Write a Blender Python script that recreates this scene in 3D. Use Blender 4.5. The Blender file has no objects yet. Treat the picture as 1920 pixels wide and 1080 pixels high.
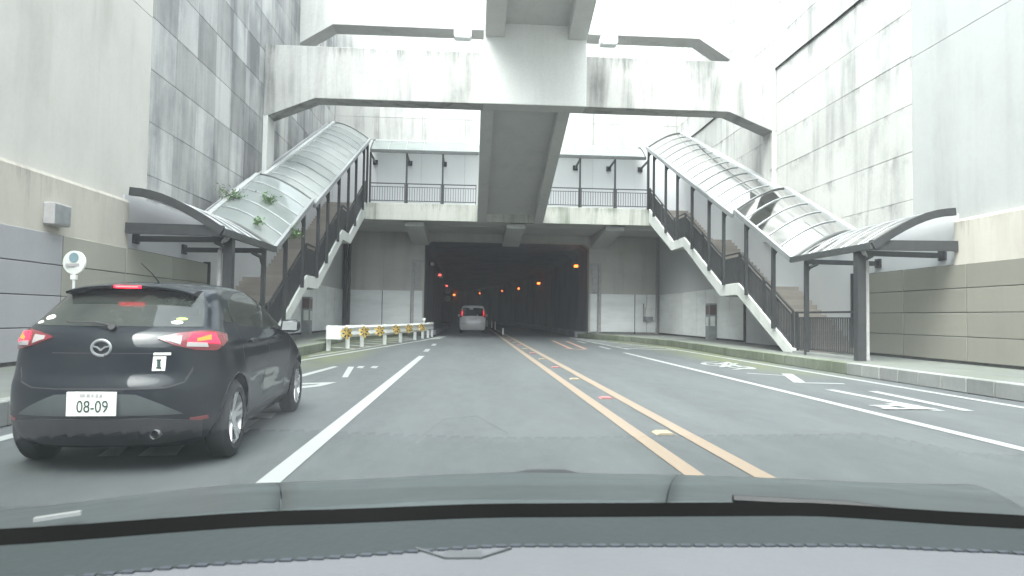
import bpy, bmesh, math, random
from mathutils import Vector, Matrix
random.seed(7)
R = math.radians
SC = bpy.context.scene
COL = SC.collection

# ------------------------------------------------------------ camera, light, exposure
FPX, CAMH = 1285.0, 1.15
PITCH, YAW, ROLL = R(2.36), R(3.37), 0.015
cam_d = bpy.data.cameras.new('camera'); cam = bpy.data.objects.new('camera', cam_d); COL.objects.link(cam)
cam_d.sensor_width = 36; cam_d.lens = 36 * FPX / 1920; cam_d.clip_start = 0.02; cam_d.clip_end = 1000
CM = Matrix.Translation((0, 0, CAMH)) @ Matrix.Rotation(-YAW, 4, 'Z') @ Matrix.Rotation(math.pi/2 + PITCH, 4, 'X') @ Matrix.Rotation(ROLL, 4, 'Z')
cam.matrix_world = CM
cam_d.dof.use_dof = True; cam_d.dof.focus_distance = 14; cam_d.dof.aperture_fstop = 9
SC.camera = cam

SUN_EL, SUN_AZ = 62, 205          # degrees; azimuth clockwise from +Y
w = bpy.data.worlds.new('World'); SC.world = w; w.use_nodes = True
nt = w.node_tree; nt.nodes.clear()
sky = nt.nodes.new('ShaderNodeTexSky'); sky.sky_type = 'NISHITA'; sky.sun_disc = False
sky.sun_elevation = R(SUN_EL); sky.sun_rotation = R(SUN_AZ); sky.dust_density = 4; sky.air_density = 1.0
hs = nt.nodes.new('ShaderNodeHueSaturation'); hs.inputs['Saturation'].default_value = 0.22
bg = nt.nodes.new('ShaderNodeBackground'); bg.inputs['Strength'].default_value = 0.15
wo = nt.nodes.new('ShaderNodeOutputWorld')
nt.links.new(sky.outputs[0], hs.inputs['Color']); nt.links.new(hs.outputs[0], bg.inputs[0]); nt.links.new(bg.outputs[0], wo.inputs[0])
sun_d = bpy.data.lights.new('sun', 'SUN'); sun_d.energy = 0.7; sun_d.angle = R(60); sun_d.color = (1.0, 0.98, 0.94)
sun = bpy.data.objects.new('sun', sun_d); COL.objects.link(sun)
_sv = Vector((math.sin(R(SUN_AZ))*math.cos(R(SUN_EL)), math.cos(R(SUN_AZ))*math.cos(R(SUN_EL)), math.sin(R(SUN_EL))))
sun.rotation_euler = _sv.to_track_quat('Z', 'Y').to_euler()
vs = SC.view_settings; vs.view_transform = 'Standard'; vs.look = 'None'; vs.gamma = 1; vs.use_curve_mapping = False
vs.exposure = 3.0
SC.render.engine = 'CYCLES'; SC.cycles.max_bounces = 7; SC.cycles.transparent_max_bounces = 16
SC.cycles.diffuse_bounces = 6; SC.cycles.caustics_reflective = False; SC.cycles.caustics_refractive = False
SC.cycles.use_denoising = True; SC.cycles.sample_clamp_indirect = 6

# ------------------------------------------------------------ materials
def mat_base(name):
    m = bpy.data.materials.new(name); m.use_nodes = True
    n = m.node_tree.nodes; return m, n, m.node_tree.links, n['Principled BSDF']
def N(n, t, **k):
    o = n.new(t)
    for a, v in k.items(): setattr(o, a, v)
    return o
def ramp(n, l, src, stops):
    r = n.new('ShaderNodeValToRGB'); e = r.color_ramp.elements
    while len(e) < len(stops): e.new(0.5)
    for i, (p, c) in enumerate(stops):
        e[i].position = p
        c = (c, c, c) if isinstance(c, (int, float)) else c
        e[i].color = (*c, 1)
    l.new(src, r.inputs[0]); return r.outputs[0]
def pos(n, l, sc=(1, 1, 1), obj=False):
    if obj: s = n.new('ShaderNodeTexCoord').outputs['Object']
    else: s = n.new('ShaderNodeNewGeometry').outputs['Position']
    m = n.new('ShaderNodeMapping'); m.inputs['Scale'].default_value = sc
    l.new(s, m.inputs[0]); return m.outputs[0]
def noise(n, l, vec, scale, detail=4, rough=.55, dist=0):
    t = n.new('ShaderNodeTexNoise'); t.inputs['Scale'].default_value = scale; t.inputs['Detail'].default_value = detail
    t.inputs['Roughness'].default_value = rough; t.inputs['Distortion'].default_value = dist
    l.new(vec, t.inputs['Vector']); return t.outputs[0]
def mixc(n, l, f, a, b, bt='MIX'):
    m = n.new('ShaderNodeMix'); m.data_type = 'RGBA'; m.blend_type = bt
    if isinstance(f, (int, float)): m.inputs[0].default_value = f
    else: l.new(f, m.inputs[0])
    for s, v in ((6, a), (7, b)):
        if isinstance(v, tuple): m.inputs[s].default_value = (*v, 1)
        else: l.new(v, m.inputs[s])
    return m.outputs[2]
def mth(n, l, op, a, b=0.0, clamp=False):
    m = n.new('ShaderNodeMath'); m.operation = op; m.use_clamp = clamp
    for i, v in ((0, a), (1, b)):
        if isinstance(v, (int, float)): m.inputs[i].default_value = v
        else: l.new(v, m.inputs[i])
    return m.outputs[0]
def bump(n, l, b, h, strength, dist=.01):
    x = n.new('ShaderNodeBump'); x.inputs['Strength'].default_value = strength; x.inputs['Distance'].default_value = dist
    l.new(h, x.inputs['Height']); l.new(x.outputs[0], b.inputs['Normal'])

def simple(name, col, rough=.6, metal=0, var=.12, scale=6, spec=.5, coat=0, bmp=0):
    m, n, l, b = mat_base(name)
    f = noise(n, l, pos(n, l), scale)
    k = ramp(n, l, f, [(.3, 1-var), (.7, 1+var)])
    c = mixc(n, l, 1.0, col, k, 'MULTIPLY'); l.new(c, b.inputs['Base Color'])
    l.new(ramp(n, l, f, [(.3, min(1, rough*1.1)), (.7, rough*.9)]), b.inputs['Roughness'])
    b.inputs['Metallic'].default_value = metal; b.inputs['Specular IOR Level'].default_value = spec
    b.inputs['Coat Weight'].default_value = coat; b.inputs['Coat Roughness'].default_value = .04
    if bmp: bump(n, l, b, noise(n, l, pos(n, l), 60), bmp, .004)
    return m

def concrete(name, base, dark, amount=.5, streak=1.0, topz=None, rnd=.12, patch=.35, green=0.0, fine=.25, wide=0.0, rows=0.0):
    """weathered cast concrete: cloudy patches, rain streaks running down, tone differing from pour to pour"""
    m, n, l, b = mat_base(name)
    big = noise(n, l, pos(n, l, (.5, .5, .35)), 1.0, 5, .6)
    st = noise(n, l, pos(n, l, (1.7, 1.7, .13)), 1.0, 6, .6, .6)
    st2 = noise(n, l, pos(n, l, (9, 9, .22)), 1.0, 4, .6)
    sm = mth(n, l, 'MULTIPLY', ramp(n, l, st, [(.46-wide, 0), (.66-wide, 1)]), ramp(n, l, big, [(.35, .25+wide*4), (.65, 1)]))
    s2 = mth(n, l, 'MULTIPLY', ramp(n, l, st2, [(.55, 0), (.75, 1)]), ramp(n, l, big, [(.35, .7), (.62, .15)]))
    f = mth(n, l, 'MULTIPLY', mth(n, l, 'ADD', mth(n, l, 'MULTIPLY', sm, streak), mth(n, l, 'MULTIPLY', s2, streak*.28)), amount)
    f = mth(n, l, 'ADD', f, mth(n, l, 'MULTIPLY', ramp(n, l, big, [(.42, 0), (.72, 1)]), patch*amount))
    if topz is not None:     # dirt washed down from the top edge
        sp = n.new('ShaderNodeSeparateXYZ'); l.new(n.new('ShaderNodeNewGeometry').outputs['Position'], sp.inputs[0])
        d = mth(n, l, 'SUBTRACT', topz, sp.outputs[2])
        dr = noise(n, l, pos(n, l, (5, 5, .5)), 1.0, 6, .75)
        lim = ramp(n, l, dr, [(.4, 0.03), (.75, 1.0)])
        g = mth(n, l, 'SUBTRACT', lim, d, True)
        g = mth(n, l, 'MULTIPLY', g, ramp(n, l, noise(n, l, pos(n, l, (.8, .8, .2)), 1.0, 3), [(.42, .15), (.62, 1)]))
        f = mth(n, l, 'ADD', f, mth(n, l, 'MULTIPLY', g, 1.3), True)
    if rows:                 # dirt caught at the lift joints and run down below them
        sp = n.new('ShaderNodeSeparateXYZ'); l.new(n.new('ShaderNodeNewGeometry').outputs['Position'], sp.inputs[0])
        fr = mth(n, l, 'FRACT', mth(n, l, 'DIVIDE', mth(n, l, 'SUBTRACT', sp.outputs[2], 3.0), 1.2))
        up = ramp(n, l, fr, [(0, .5), (.05, 0), (.62, 0), (.93, .55), (1, 1)])
        msk = ramp(n, l, noise(n, l, pos(n, l, (1.3, 1.3, .9)), 1.0, 6, .7), [(.50, 0), (.68, 1)])
        f = mth(n, l, 'ADD', f, mth(n, l, 'MULTIPLY', mth(n, l, 'MULTIPLY', up, msk), rows))
    oi = n.new('ShaderNodeObjectInfo')
    f = mth(n, l, 'ADD', f, 0, True)
    c = mixc(n, l, f, base, dark)
    tone = ramp(n, l, oi.outputs['Random'], [(0, 1-rnd), (1, 1+rnd*.6)])
    c = mixc(n, l, 1.0, c, tone, 'MULTIPLY')
    fn = noise(n, l, pos(n, l), 14, 5, .7)
    c = mixc(n, l, fine, c, ramp(n, l, fn, [(.3, .6), (.7, 1.0)]), 'MULTIPLY')
    if green:
        gm = noise(n, l, pos(n, l, (1, 1, 1)), .9, 5, .65)
        c = mixc(n, l, mth(n, l, 'MULTIPLY', ramp(n, l, gm, [(.42, 0), (.62, 1)]), green), c, (.10, .12, .07))
    l.new(c, b.inputs['Base Color']); b.inputs['Roughness'].default_value = .85; b.inputs['Specular IOR Level'].default_value = .25
    bump(n, l, b, noise(n, l, pos(n, l), 30, 6, .7), .25, .006)
    return m

M = {}
M['wall_left'] = concrete('stained_concrete', (.46, .46, .45), (.23, .235, .24), .85, .8, rnd=.34, patch=.95, wide=.05, rows=.5)
M['wall_right'] = concrete('pale_streaked_concrete', (.52, .52, .50), (.16, .17, .165), .55, .9, rnd=.08, patch=.5, rows=.9)
M['wall_back'] = concrete('back_concrete', (.45, .45, .44), (.17, .18, .175), .65, 1.1, rnd=.08, patch=.5)
M['plain_left'] = concrete('smooth_cream_concrete', (.58, .565, .53), (.36, .35, .32), .6, .5, rnd=.03, patch=.6, fine=.12)
M['plain_right'] = concrete('smooth_grey_concrete', (.41, .42, .415), (.25, .26, .255), .55, .5, rnd=.03, patch=.6, fine=.12)
M['beam'] = concrete('beam_concrete', (.40, .40, .388), (.15, .155, .15), .8, 1.1, topz=10.46, rnd=.03)
M['girder'] = concrete('girder_concrete', (.56, .565, .55), (.33, .34, .33), .35, .6, rnd=.02)
M['fascia'] = concrete('mossy_fascia_concrete', (.50, .50, .47), (.17, .20, .15), .8, 1.2, topz=6.72, rnd=.02)
M['portal'] = concrete('portal_concrete', (.57, .56, .53), (.38, .375, .35), .5, .8, rnd=.07, patch=.6)
M['smooth'] = concrete('painted_stair_wall', (.56, .56, .58), (.43, .43, .445), .3, .4, rnd=.02, fine=.08)
M['cream_band'] = concrete('cream_band_concrete', (.50, .475, .42), (.27, .25, .22), .5, .7, topz=3.46, rnd=.02, fine=.12)
M['stringer'] = concrete('white_painted_concrete', (.62, .64, .62), (.28, .30, .28), .45, .8, rnd=.02)
M['step'] = concrete('step_concrete', (.36, .32, .29), (.20, .18, .17), .4, .4, rnd=.12)
M['pave'] = concrete('pavement_concrete', (.135, .142, .138), (.07, .08, .07), .6, .2, rnd=.05, patch=.9, green=.35)
M['kerb'] = concrete('kerb_concrete', (.25, .26, .25), (.11, .12, .11), .6, .5, rnd=.16, patch=.6)
M['kerb_moss'] = concrete('mossy_kerb_concrete', (.18, .20, .16), (.09, .11, .07), .8, .6, rnd=.12, patch=.6, green=.5)
M['tunnel'] = concrete('sooty_tunnel_lining', (.30, .30, .33), (.14, .14, .155), .6, .6, rnd=.02)
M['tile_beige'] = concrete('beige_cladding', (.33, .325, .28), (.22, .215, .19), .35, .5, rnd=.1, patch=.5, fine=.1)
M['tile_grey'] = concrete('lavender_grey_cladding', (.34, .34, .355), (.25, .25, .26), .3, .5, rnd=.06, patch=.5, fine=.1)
M['tile_beige_sun_dimmed'] = concrete('beige_cladding_sun_dimmed', (.225, .22, .185), (.16, .155, .135), .35, .5, rnd=.1, patch=.5, fine=.1)  # same beige cladding, base colour darkened to offset sun on the right wall
M['joint'] = simple('dark_joint', (.07, .07, .07), .9)

def enamel():
    m, n, l, b = mat_base('white_enamel_panel')
    g = n.new('ShaderNodeNewGeometry'); sp = n.new('ShaderNodeSeparateXYZ'); l.new(g.outputs['Position'], sp.inputs[0])
    wv = mth(n, l, 'FRACT', mth(n, l, 'MULTIPLY', sp.outputs[2], 1/.27))
    line = ramp(n, l, wv, [(0, 0), (.06, 1), (.94, 1), (1, 0)])
    big = noise(n, l, pos(n, l, (.8, .8, 3)), 1.0, 5)
    c = mixc(n, l, ramp(n, l, big, [(.35, 0), (.7, 1)]), (.86, .88, .88), (.74, .755, .76))
    c = mixc(n, l, 1.0, c, ramp(n, l, n.new('ShaderNodeObjectInfo').outputs['Random'], [(0, .9), (1, 1.05)]), 'MULTIPLY')
    l.new(c, b.inputs['Base Color']); b.inputs['Roughness'].default_value = .32
    bump(n, l, b, line, .5, .01); return m
M['enamel'] = enamel()

def asphalt():
    m, n, l, b = mat_base('worn_asphalt')
    sp = n.new('ShaderNodeSeparateXYZ'); l.new(n.new('ShaderNodeNewGeometry').outputs['Position'], sp.inputs[0])
    fine = noise(n, l, pos(n, l), 90, 3, .8)
    big = noise(n, l, pos(n, l, (.9, .16, 1)), 1.0, 5, .6)
    c = mixc(n, l, ramp(n, l, big, [(.3, 0), (.7, 1)]), (.058, .064, .067), (.080, .088, .092))
    md = noise(n, l, pos(n, l, (1.0, .35, 1)), 5, 6, .7)
    c = mixc(n, l, .8, c, ramp(n, l, md, [(.3, .80), (.7, 1.12)]), 'MULTIPLY')
    vo = n.new('ShaderNodeTexVoronoi'); vo.feature = 'DISTANCE_TO_EDGE'; vo.inputs['Scale'].default_value = .45
    wp = n.new('ShaderNodeMix'); wp.data_type = 'VECTOR'; wp.inputs[0].default_value = .12
    pv = pos(n, l); nn = n.new('ShaderNodeTexNoise'); nn.inputs['Scale'].default_value = 2.2; nn.inputs['Detail'].default_value = 5; l.new(pv, nn.inputs['Vector'])
    l.new(pv, wp.inputs[4]); l.new(nn.outputs[1], wp.inputs[5]); l.new(wp.outputs[1], vo.inputs['Vector'])
    ck = mth(n, l, 'MULTIPLY', ramp(n, l, vo.outputs[0], [(0, 1), (.006, 0)]), ramp(n, l, big, [(.5, 0), (.62, .5)]))
    c = mixc(n, l, ck, c, (.035, .038, .04))
    c = mixc(n, l, .7, c, ramp(n, l, fine, [(.3, .55), (.72, 1.35)]), 'MULTIPLY')
    # oil and tyre wear down the wheel tracks
    tr = mth(n, l, 'ABSOLUTE', mth(n, l, 'SUBTRACT', mth(n, l, 'FRACT', mth(n, l, 'DIVIDE', mth(n, l, 'ADD', sp.outputs[0], 1.3), 1.6)), .5))
    trk = mth(n, l, 'MULTIPLY', ramp(n, l, tr, [(.0, 1), (.32, 0)]), ramp(n, l, big, [(.3, .2), (.7, .8)]))
    c = mixc(n, l, mth(n, l, 'MULTIPLY', trk, .35), c, (.100, .108, .112))
    # moss that has settled beside the kerbs
    mo = noise(n, l, pos(n, l, (.8, .35, 1)), 1.0, 5, .65)
    dx = mth(n, l, 'ABSOLUTE', mth(n, l, 'SUBTRACT', sp.outputs[0], 1.8))
    side = ramp(n, l, mth(n, l, 'DIVIDE', dx, 8.0), [(.55, 0), (.68, 1)])
    far = ramp(n, l, mth(n, l, 'DIVIDE', sp.outputs[1], 40), [(.32, 0), (.42, 1), (.95, 1), (1, .4)])
    f = mth(n, l, 'MULTIPLY', mth(n, l, 'MULTIPLY', side, far), ramp(n, l, mo, [(.35, 0), (.6, .85)]))
    c = mixc(n, l, f, c, (.10, .115, .045))
    l.new(c, b.inputs['Base Color']); b.inputs['Roughness'].default_value = .75; b.inputs['Specular IOR Level'].default_value = .4
    bump(n, l, b, fine, .35, .004); return m
M['asphalt'] = asphalt()

def paint(name, col, wear=.25):
    m, n, l, b = mat_base(name)
    f = noise(n, l, pos(n, l), 45, 5, .8); g = noise(n, l, pos(n, l), 2.5, 3)
    k = mth(n, l, 'MULTIPLY', ramp(n, l, f, [(.55, 0), (.72, 1)]), ramp(n, l, g, [(.35, .2), (.65, 1)]))
    c = mixc(n, l, mth(n, l, 'MULTIPLY', k, wear*2), col, (.10, .10, .10))
    l.new(c, b.inputs['Base Color']); b.inputs['Roughness'].default_value = .7; return m
M['white_paint'] = paint('white_road_paint', (.25, .265, .26))
M['faded_paint'] = paint('faded_road_paint', (.30, .31, .30), .4)
M['yellow_paint'] = paint('yellow_road_paint', (.20, .156, .115))
M['orange_paint'] = paint('orange_road_paint', (.30, .19, .14), .4)
M['dark_steel'] = simple('dark_brown_steel', (.028, .03, .032), .5, 0, .15)
M['rail_steel'] = simple('rail_steel', (.05, .05, .053), .55)
M['grey_steel'] = simple('grey_steel', (.28, .295, .30), .45, .3)
M['eave_steel'] = simple('grey_green_eave_metal', (.065, .071, .071), .45, .2)
M['alu'] = simple('pale_aluminium', (.48, .50, .50), .4, .3)
M['white_metal'] = simple('white_coated_metal', (.68, .70, .68), .45, 0, .08)
M['pvc'] = simple('grey_pipe', (.40, .39, .39), .5)
M['yellow'] = simple('yellow_plastic', (.36, .25, .05), .4)
M['black_pl'] = simple('black_plastic', (.02, .02, .022), .5)
M['rubber'] = simple('tyre_rubber', (.025, .026, .028), .8)
M['rim'] = simple('alloy', (.62, .63, .64), .28, .75, .05)
M['red_pl'] = simple('red_plastic', (.20, .03, .035), .3)
M['red_stud'] = simple('red_stud_plastic', (.30, .12, .12), .4)
M['pale_stud'] = simple('pale_stud_plastic', (.26, .22, .15), .5)
M['leaf'] = simple('leaf_green', (.11, .22, .07), .6, 0, .3, 20)
M['stem'] = simple('brown_stem', (.12, .09, .05), .8)
M['plate'] = simple('white_plate', (.75, .76, .72), .4, 0, .03)
M['ink'] = simple('dark_green_ink', (.03, .06, .05), .5)
M['cyan_ink'] = simple('blue_ink', (.22, .32, .36), .5)
M['green_ink'] = simple('green_ink', (.35, .50, .10), .5)

def carpaint(name, col, metal=.3, rough=.25):
    m, n, l, b = mat_base(name)
    f = noise(n, l, pos(n, l), 400, 2); c = mixc(n, l, .25, col, ramp(n, l, f, [(.4, .3), (.6, 1)]), 'MULTIPLY')
    dz = noise(n, l, pos(n, l, (1.5, 1.5, 2.5)), 2, 5)
    c = mixc(n, l, mth(n, l, 'MULTIPLY', ramp(n, l, dz, [(.4, 0), (.8, 1)]), .02), c, (.20, .20, .19))
    l.new(c, b.inputs['Base Color']); b.inputs['Metallic'].default_value = metal; b.inputs['Roughness'].default_value = rough
    b.inputs['Coat Weight'].default_value = .6; b.inputs['Coat Roughness'].default_value = .02; b.inputs['Specular IOR Level'].default_value = .05; return m
M['car_dark'] = carpaint('dark_blue_black_paint', (.004, .008, .012), 0, .4)
M['car_silver'] = carpaint('silver_paint', (.88, .86, .88), 0, .35)
def darkglass():
    m, n, l, b = mat_base('tinted_glass')
    f = noise(n, l, pos(n, l), 3); l.new(mixc(n, l, ramp(n, l, f, [(.3, 0), (.7, 1)]), (.014, .018, .016), (.030, .035, .030)), b.inputs['Base Color'])
    b.inputs['Roughness'].default_value = .04; b.inputs['Specular IOR Level'].default_value = .5; return m
M['tint'] = darkglass()
def emit(name, col, s, body=None):
    m, n, l, b = mat_base(name)
    b.inputs['Base Color'].default_value = (*(body or col), 1); b.inputs['Emission Color'].default_value = (*col, 1)
    b.inputs['Emission Strength'].default_value = s; b.inputs['Roughness'].default_value = .25
    return m
M['brake'] = emit('lit_brake_lamp', (1, .008, .03), .9, (.3, .01, .01))
M['brake_hot'] = emit('lit_brake_core', (1, .14, .12), .5, (.5, .1, .1))
M['brake_yel'] = emit('lit_brake_orange_core', (1, .14, .012), .35, (.5, .1, .02))
M['amber'] = emit('amber_tunnel_lamp', (1, .16, .025), .7)
M['redlamp'] = emit('pink_tunnel_lamp', (1, .12, .10), .25)
def lens(name, col):
    m, n, l, b = mat_base(name); b.inputs['Base Color'].default_value = (*col, 1); b.inputs['Roughness'].default_value = .12
    b.inputs['Coat Weight'].default_value = 1
    f = noise(n, l, pos(n, l), 120, 2); bump(n, l, b, f, .3, .003); return m
M['faded_red'] = simple('faded_red_sign', (.13, .085, .085), .5)
M['lens_red'] = lens('red_lens', (.14, .004, .010)); M['lens_clear'] = lens('clear_lens', (.30, .28, .28))

def poly_roof():
    m = bpy.data.materials.new('translucent_canopy_sheet'); m.use_nodes = True; n = m.node_tree.nodes; l = m.node_tree.links; n.clear()
    o = n.new('ShaderNodeOutputMaterial'); tr = n.new('ShaderNodeBsdfTransparent'); tr.inputs[0].default_value = (.80, .86, .85, 1)
    di = n.new('ShaderNodeBsdfDiffuse'); tl = n.new('ShaderNodeBsdfTranslucent'); gl = n.new('ShaderNodeBsdfGlossy'); gl.inputs['Roughness'].default_value = .05
    f = noise(n, l, pos(n, l, (1, 1, 1)), 1.2, 5, .65)
    c = mixc(n, l, ramp(n, l, f, [(.35, 0), (.65, 1)]), (.46, .51, .50), (.32, .36, .35)); l.new(c, di.inputs[0]); l.new(c, tl.inputs[0])
    a1 = n.new('ShaderNodeMixShader'); a1.inputs[0].default_value = .35; l.new(di.outputs[0], a1.inputs[1]); l.new(tl.outputs[0], a1.inputs[2])
    a2 = n.new('ShaderNodeMixShader'); l.new(ramp(n, l, f, [(.35, .58), (.7, .78)]), a2.inputs[0]); l.new(tr.outputs[0], a2.inputs[1]); l.new(a1.outputs[0], a2.inputs[2])
    fr = n.new('ShaderNodeFresnel'); fr.inputs[0].default_value = 1.6
    a3 = n.new('ShaderNodeMixShader'); l.new(fr.outputs[0], a3.inputs[0]); l.new(a2.outputs[0], a3.inputs[1]); l.new(gl.outputs[0], a3.inputs[2])
    l.new(a3.outputs[0], o.inputs[0]); return m
M['sheet'] = poly_roof()
def windscreen_glass():
    m = bpy.data.materials.new('windscreen_glass'); m.use_nodes = True; n = m.node_tree.nodes; l = m.node_tree.links; n.clear()
    o = n.new('ShaderNodeOutputMaterial'); tr = n.new('ShaderNodeBsdfTransparent'); tr.inputs[0].default_value = (.92, .985, .968, 1)
    gl = n.new('ShaderNodeBsdfGlossy'); gl.inputs['Roughness'].default_value = .0
    ge = n.new('ShaderNodeNewGeometry'); dp = n.new('ShaderNodeVectorMath'); dp.operation = 'DOT_PRODUCT'
    l.new(ge.outputs['Incoming'], dp.inputs[0]); l.new(ge.outputs['Normal'], dp.inputs[1])
    cs = mth(n, l, 'ABSOLUTE', dp.outputs['Value'])       # reflectance of both faces of the pane together
    fr = mth(n, l, 'ADD', .09, mth(n, l, 'MULTIPLY', .9, mth(n, l, 'POWER', mth(n, l, 'SUBTRACT', 1, cs), 5)), True)
    a = n.new('ShaderNodeMixShader'); l.new(fr, a.inputs[0]); l.new(tr.outputs[0], a.inputs[1]); l.new(gl.outputs[0], a.inputs[2])
    l.new(a.outputs[0], o.inputs[0]); return m
M['windscreen'] = windscreen_glass()
M['dash_light'] = simple('lavender_grey_dash_skin', (.095, .099, .108), .65, 0, .05, 3, .3, bmp=.3)
M['dash_dark'] = simple('grey_green_dash_skin', (.018, .024, .0255), .6, 0, .05, 3, .3, bmp=.3)
M['seal'] = simple('black_rubber_seal', (.003, .003, .003), .9, 0, .05, 3, .08)
M['stitch'] = simple('dark_stitching', (.03, .035, .045), .8)
M['plate_trim'] = simple('grey_bumper_trim', (.045, .054, .055), .45)
M['emboss'] = simple('dash_emboss', (.060, .064, .070), .65)
M['bonnet'] = simple('grey_green_cowl', (.047, .057, .059), .45, 0, .08, 4, .4)

# ------------------------------------------------------------ mesh helpers
def wloc(o):
    v = Vector((0, 0, 0))
    while o is not None: v += o.location; o = o.parent
    return v
class MB:
    def __init__(s): s.v = []; s.f = []
    def add(s, vs, fs):
        k = len(s.v); s.v += [tuple(p) for p in vs]; s.f += [tuple(i + k for i in f) for f in fs]; return s
    def box(s, x0, x1, y0, y1, z0, z1):
        x0, x1 = sorted((x0, x1)); y0, y1 = sorted((y0, y1)); z0, z1 = sorted((z0, z1))
        return s.add([(x0,y0,z0),(x1,y0,z0),(x1,y1,z0),(x0,y1,z0),(x0,y0,z1),(x1,y0,z1),(x1,y1,z1),(x0,y1,z1)],
                     [(0,3,2,1),(4,5,6,7),(0,1,5,4),(1,2,6,5),(2,3,7,6),(3,0,4,7)])
    def bar(s, p, q, wd, ht=None):      # square bar between two points
        p, q = Vector(p), Vector(q); ht = ht or wd; d = (q - p).normalized()
        up = Vector((0, 0, 1)) if abs(d.z) < .95 else Vector((0, 1, 0))
        a = d.cross(up).normalized() * wd / 2; b = a.cross(d).normalized() * ht / 2
        vs = [c + sa * a + sb * b for c in (p, q) for sa, sb in ((-1,-1),(1,-1),(1,1),(-1,1))]
        return s.add(vs, [(0,1,2,3),(7,6,5,4),(0,4,5,1),(1,5,6,2),(2,6,7,3),(3,7,4,0)])
    def tube(s, pts, r, n=8, caps=True):
        pts = [Vector(p) for p in pts]; k = len(s.v); rings = []
        rr = r if isinstance(r, (list, tuple)) else [r] * len(pts)
        for i, p in enumerate(pts):
            d = (pts[min(i+1, len(pts)-1)] - pts[max(i-1, 0)]).normalized()
            up = Vector((0, 0, 1)) if abs(d.z) < .9 else Vector((1, 0, 0))
            a = d.cross(up).normalized(); b = a.cross(d).normalized()
            for j in range(n):
                t = 2 * math.pi * j / n; s.v.append(tuple(p + rr[i] * (math.cos(t) * a + math.sin(t) * b)))
        for i in range(len(pts) - 1):
            for j in range(n):
                s.f.append((k+i*n+j, k+i*n+(j+1) % n, k+(i+1)*n+(j+1) % n, k+(i+1)*n+j))
        if caps: s.f.append(tuple(k+j for j in range(n))[::-1]); s.f.append(tuple(k+(len(pts)-1)*n+j for j in range(n)))
        return s
    def prism(s, poly, fn, a, b):       # polygon (u,v) extruded: fn(u, v, t) at t=a and t=b
        n = len(poly); vs = [fn(u, v, a) for u, v in poly] + [fn(u, v, b) for u, v in poly]
        return s.add(vs, [tuple(range(n))[::-1], tuple(range(n, 2*n))] + [(i, (i+1) % n, n+(i+1) % n, n+i) for i in range(n)])
    def disc(s, c, axis, r, t, n=20, r2=None):
        c = Vector(c); axis = Vector(axis).normalized()
        return s.tube([c - axis*t/2, c + axis*t/2], [r, r2 or r], n)
    def build(s, name, mat, parent=None, smooth=False, recalc=True, bevel=0, loc=None):
        me = bpy.data.meshes.new(name); off = wloc(parent) if parent else Vector((0, 0, 0))
        lo = Vector(loc) if loc is not None else Vector((0, 0, 0))
        me.from_pydata([tuple(Vector(p) - (off if loc is None else off*0) - (lo if loc is not None else lo*0)) for p in s.v], [], s.f)
        if recalc:
            bm = bmesh.new(); bm.from_mesh(me); bmesh.ops.recalc_face_normals(bm, faces=bm.faces); bm.to_mesh(me); bm.free()
        if smooth:
            me.polygons.foreach_set('use_smooth', [True] * len(me.polygons)); me.set_sharp_from_angle(angle=R(38))
        me.materials.append(mat); o = bpy.data.objects.new(name, me); COL.objects.link(o)
        if parent: o.parent = parent
        if loc is not None: o.location = lo - off
        if bevel:
            bv = o.modifiers.new('bevel', 'BEVEL'); bv.width = bevel; bv.segments = 2; bv.limit_method = 'ANGLE'
        return o
def thing(name, label, cat, loc=(0, 0, 0), group=None):
    o = bpy.data.objects.new(name, None); COL.objects.link(o); o.location = loc; o['label'] = label; o['category'] = cat
    if group: o['group'] = group
    return o
def tag(o, label=None, cat=None, group=None, kind=None):
    for k, v in (('label', label), ('category', cat), ('group', group), ('kind', kind)):
        if v: o[k] = v
    return o
def piece(name, me_src, loc, parent):     # a cheap copy sharing mesh data
    o = bpy.data.objects.new(name, me_src); COL.objects.link(o); o.parent = parent; o.location = Vector(loc) - wloc(parent); return o
_boxes = {}
def boxmesh(name, dx, dy, dz, mat, bev=0.006):
    key = (name, round(dx, 3), round(dy, 3), round(dz, 3), mat.name)
    if key not in _boxes:
        bm = bmesh.new(); bmesh.ops.create_cube(bm, size=1); bmesh.ops.scale(bm, vec=(dx, dy, dz), verts=bm.verts)
        if bev: bmesh.ops.bevel(bm, geom=bm.edges[:], offset=min(bev, dx*.3, dy*.3, dz*.3), segments=1, affect='EDGES')
        me = bpy.data.meshes.new(name); bm.to_mesh(me); bm.free(); me.materials.append(mat); _boxes[key] = me
    return _boxes[key]
def bx(name, x0, x1, y0, y1, z0, z1, mat, parent, bev=.006):
    x0, x1 = sorted((x0, x1))
    return piece(name, boxmesh(name, x1-x0, y1-y0, z1-z0, mat, bev), ((x0+x1)/2, (y0+y1)/2, (z0+z1)/2), parent)
def ground(px, py, h=0.0):                # where a line of sight meets the level h
    d = (CM.to_3x3() @ Vector(((px-960)/FPX, (540-py)/FPX, -1)))
    t = (h - CAMH) / d.z; return (d.x*t, d.y*t)

CX = 1.8            # middle of the cutting
DW = 9.1            # half width between the side walls
YP, YU = 39.3, 36.0 # portal wall; upper back wall
HS = .25            # pavement level
TOP = 19.0
YB = -60.0

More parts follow.
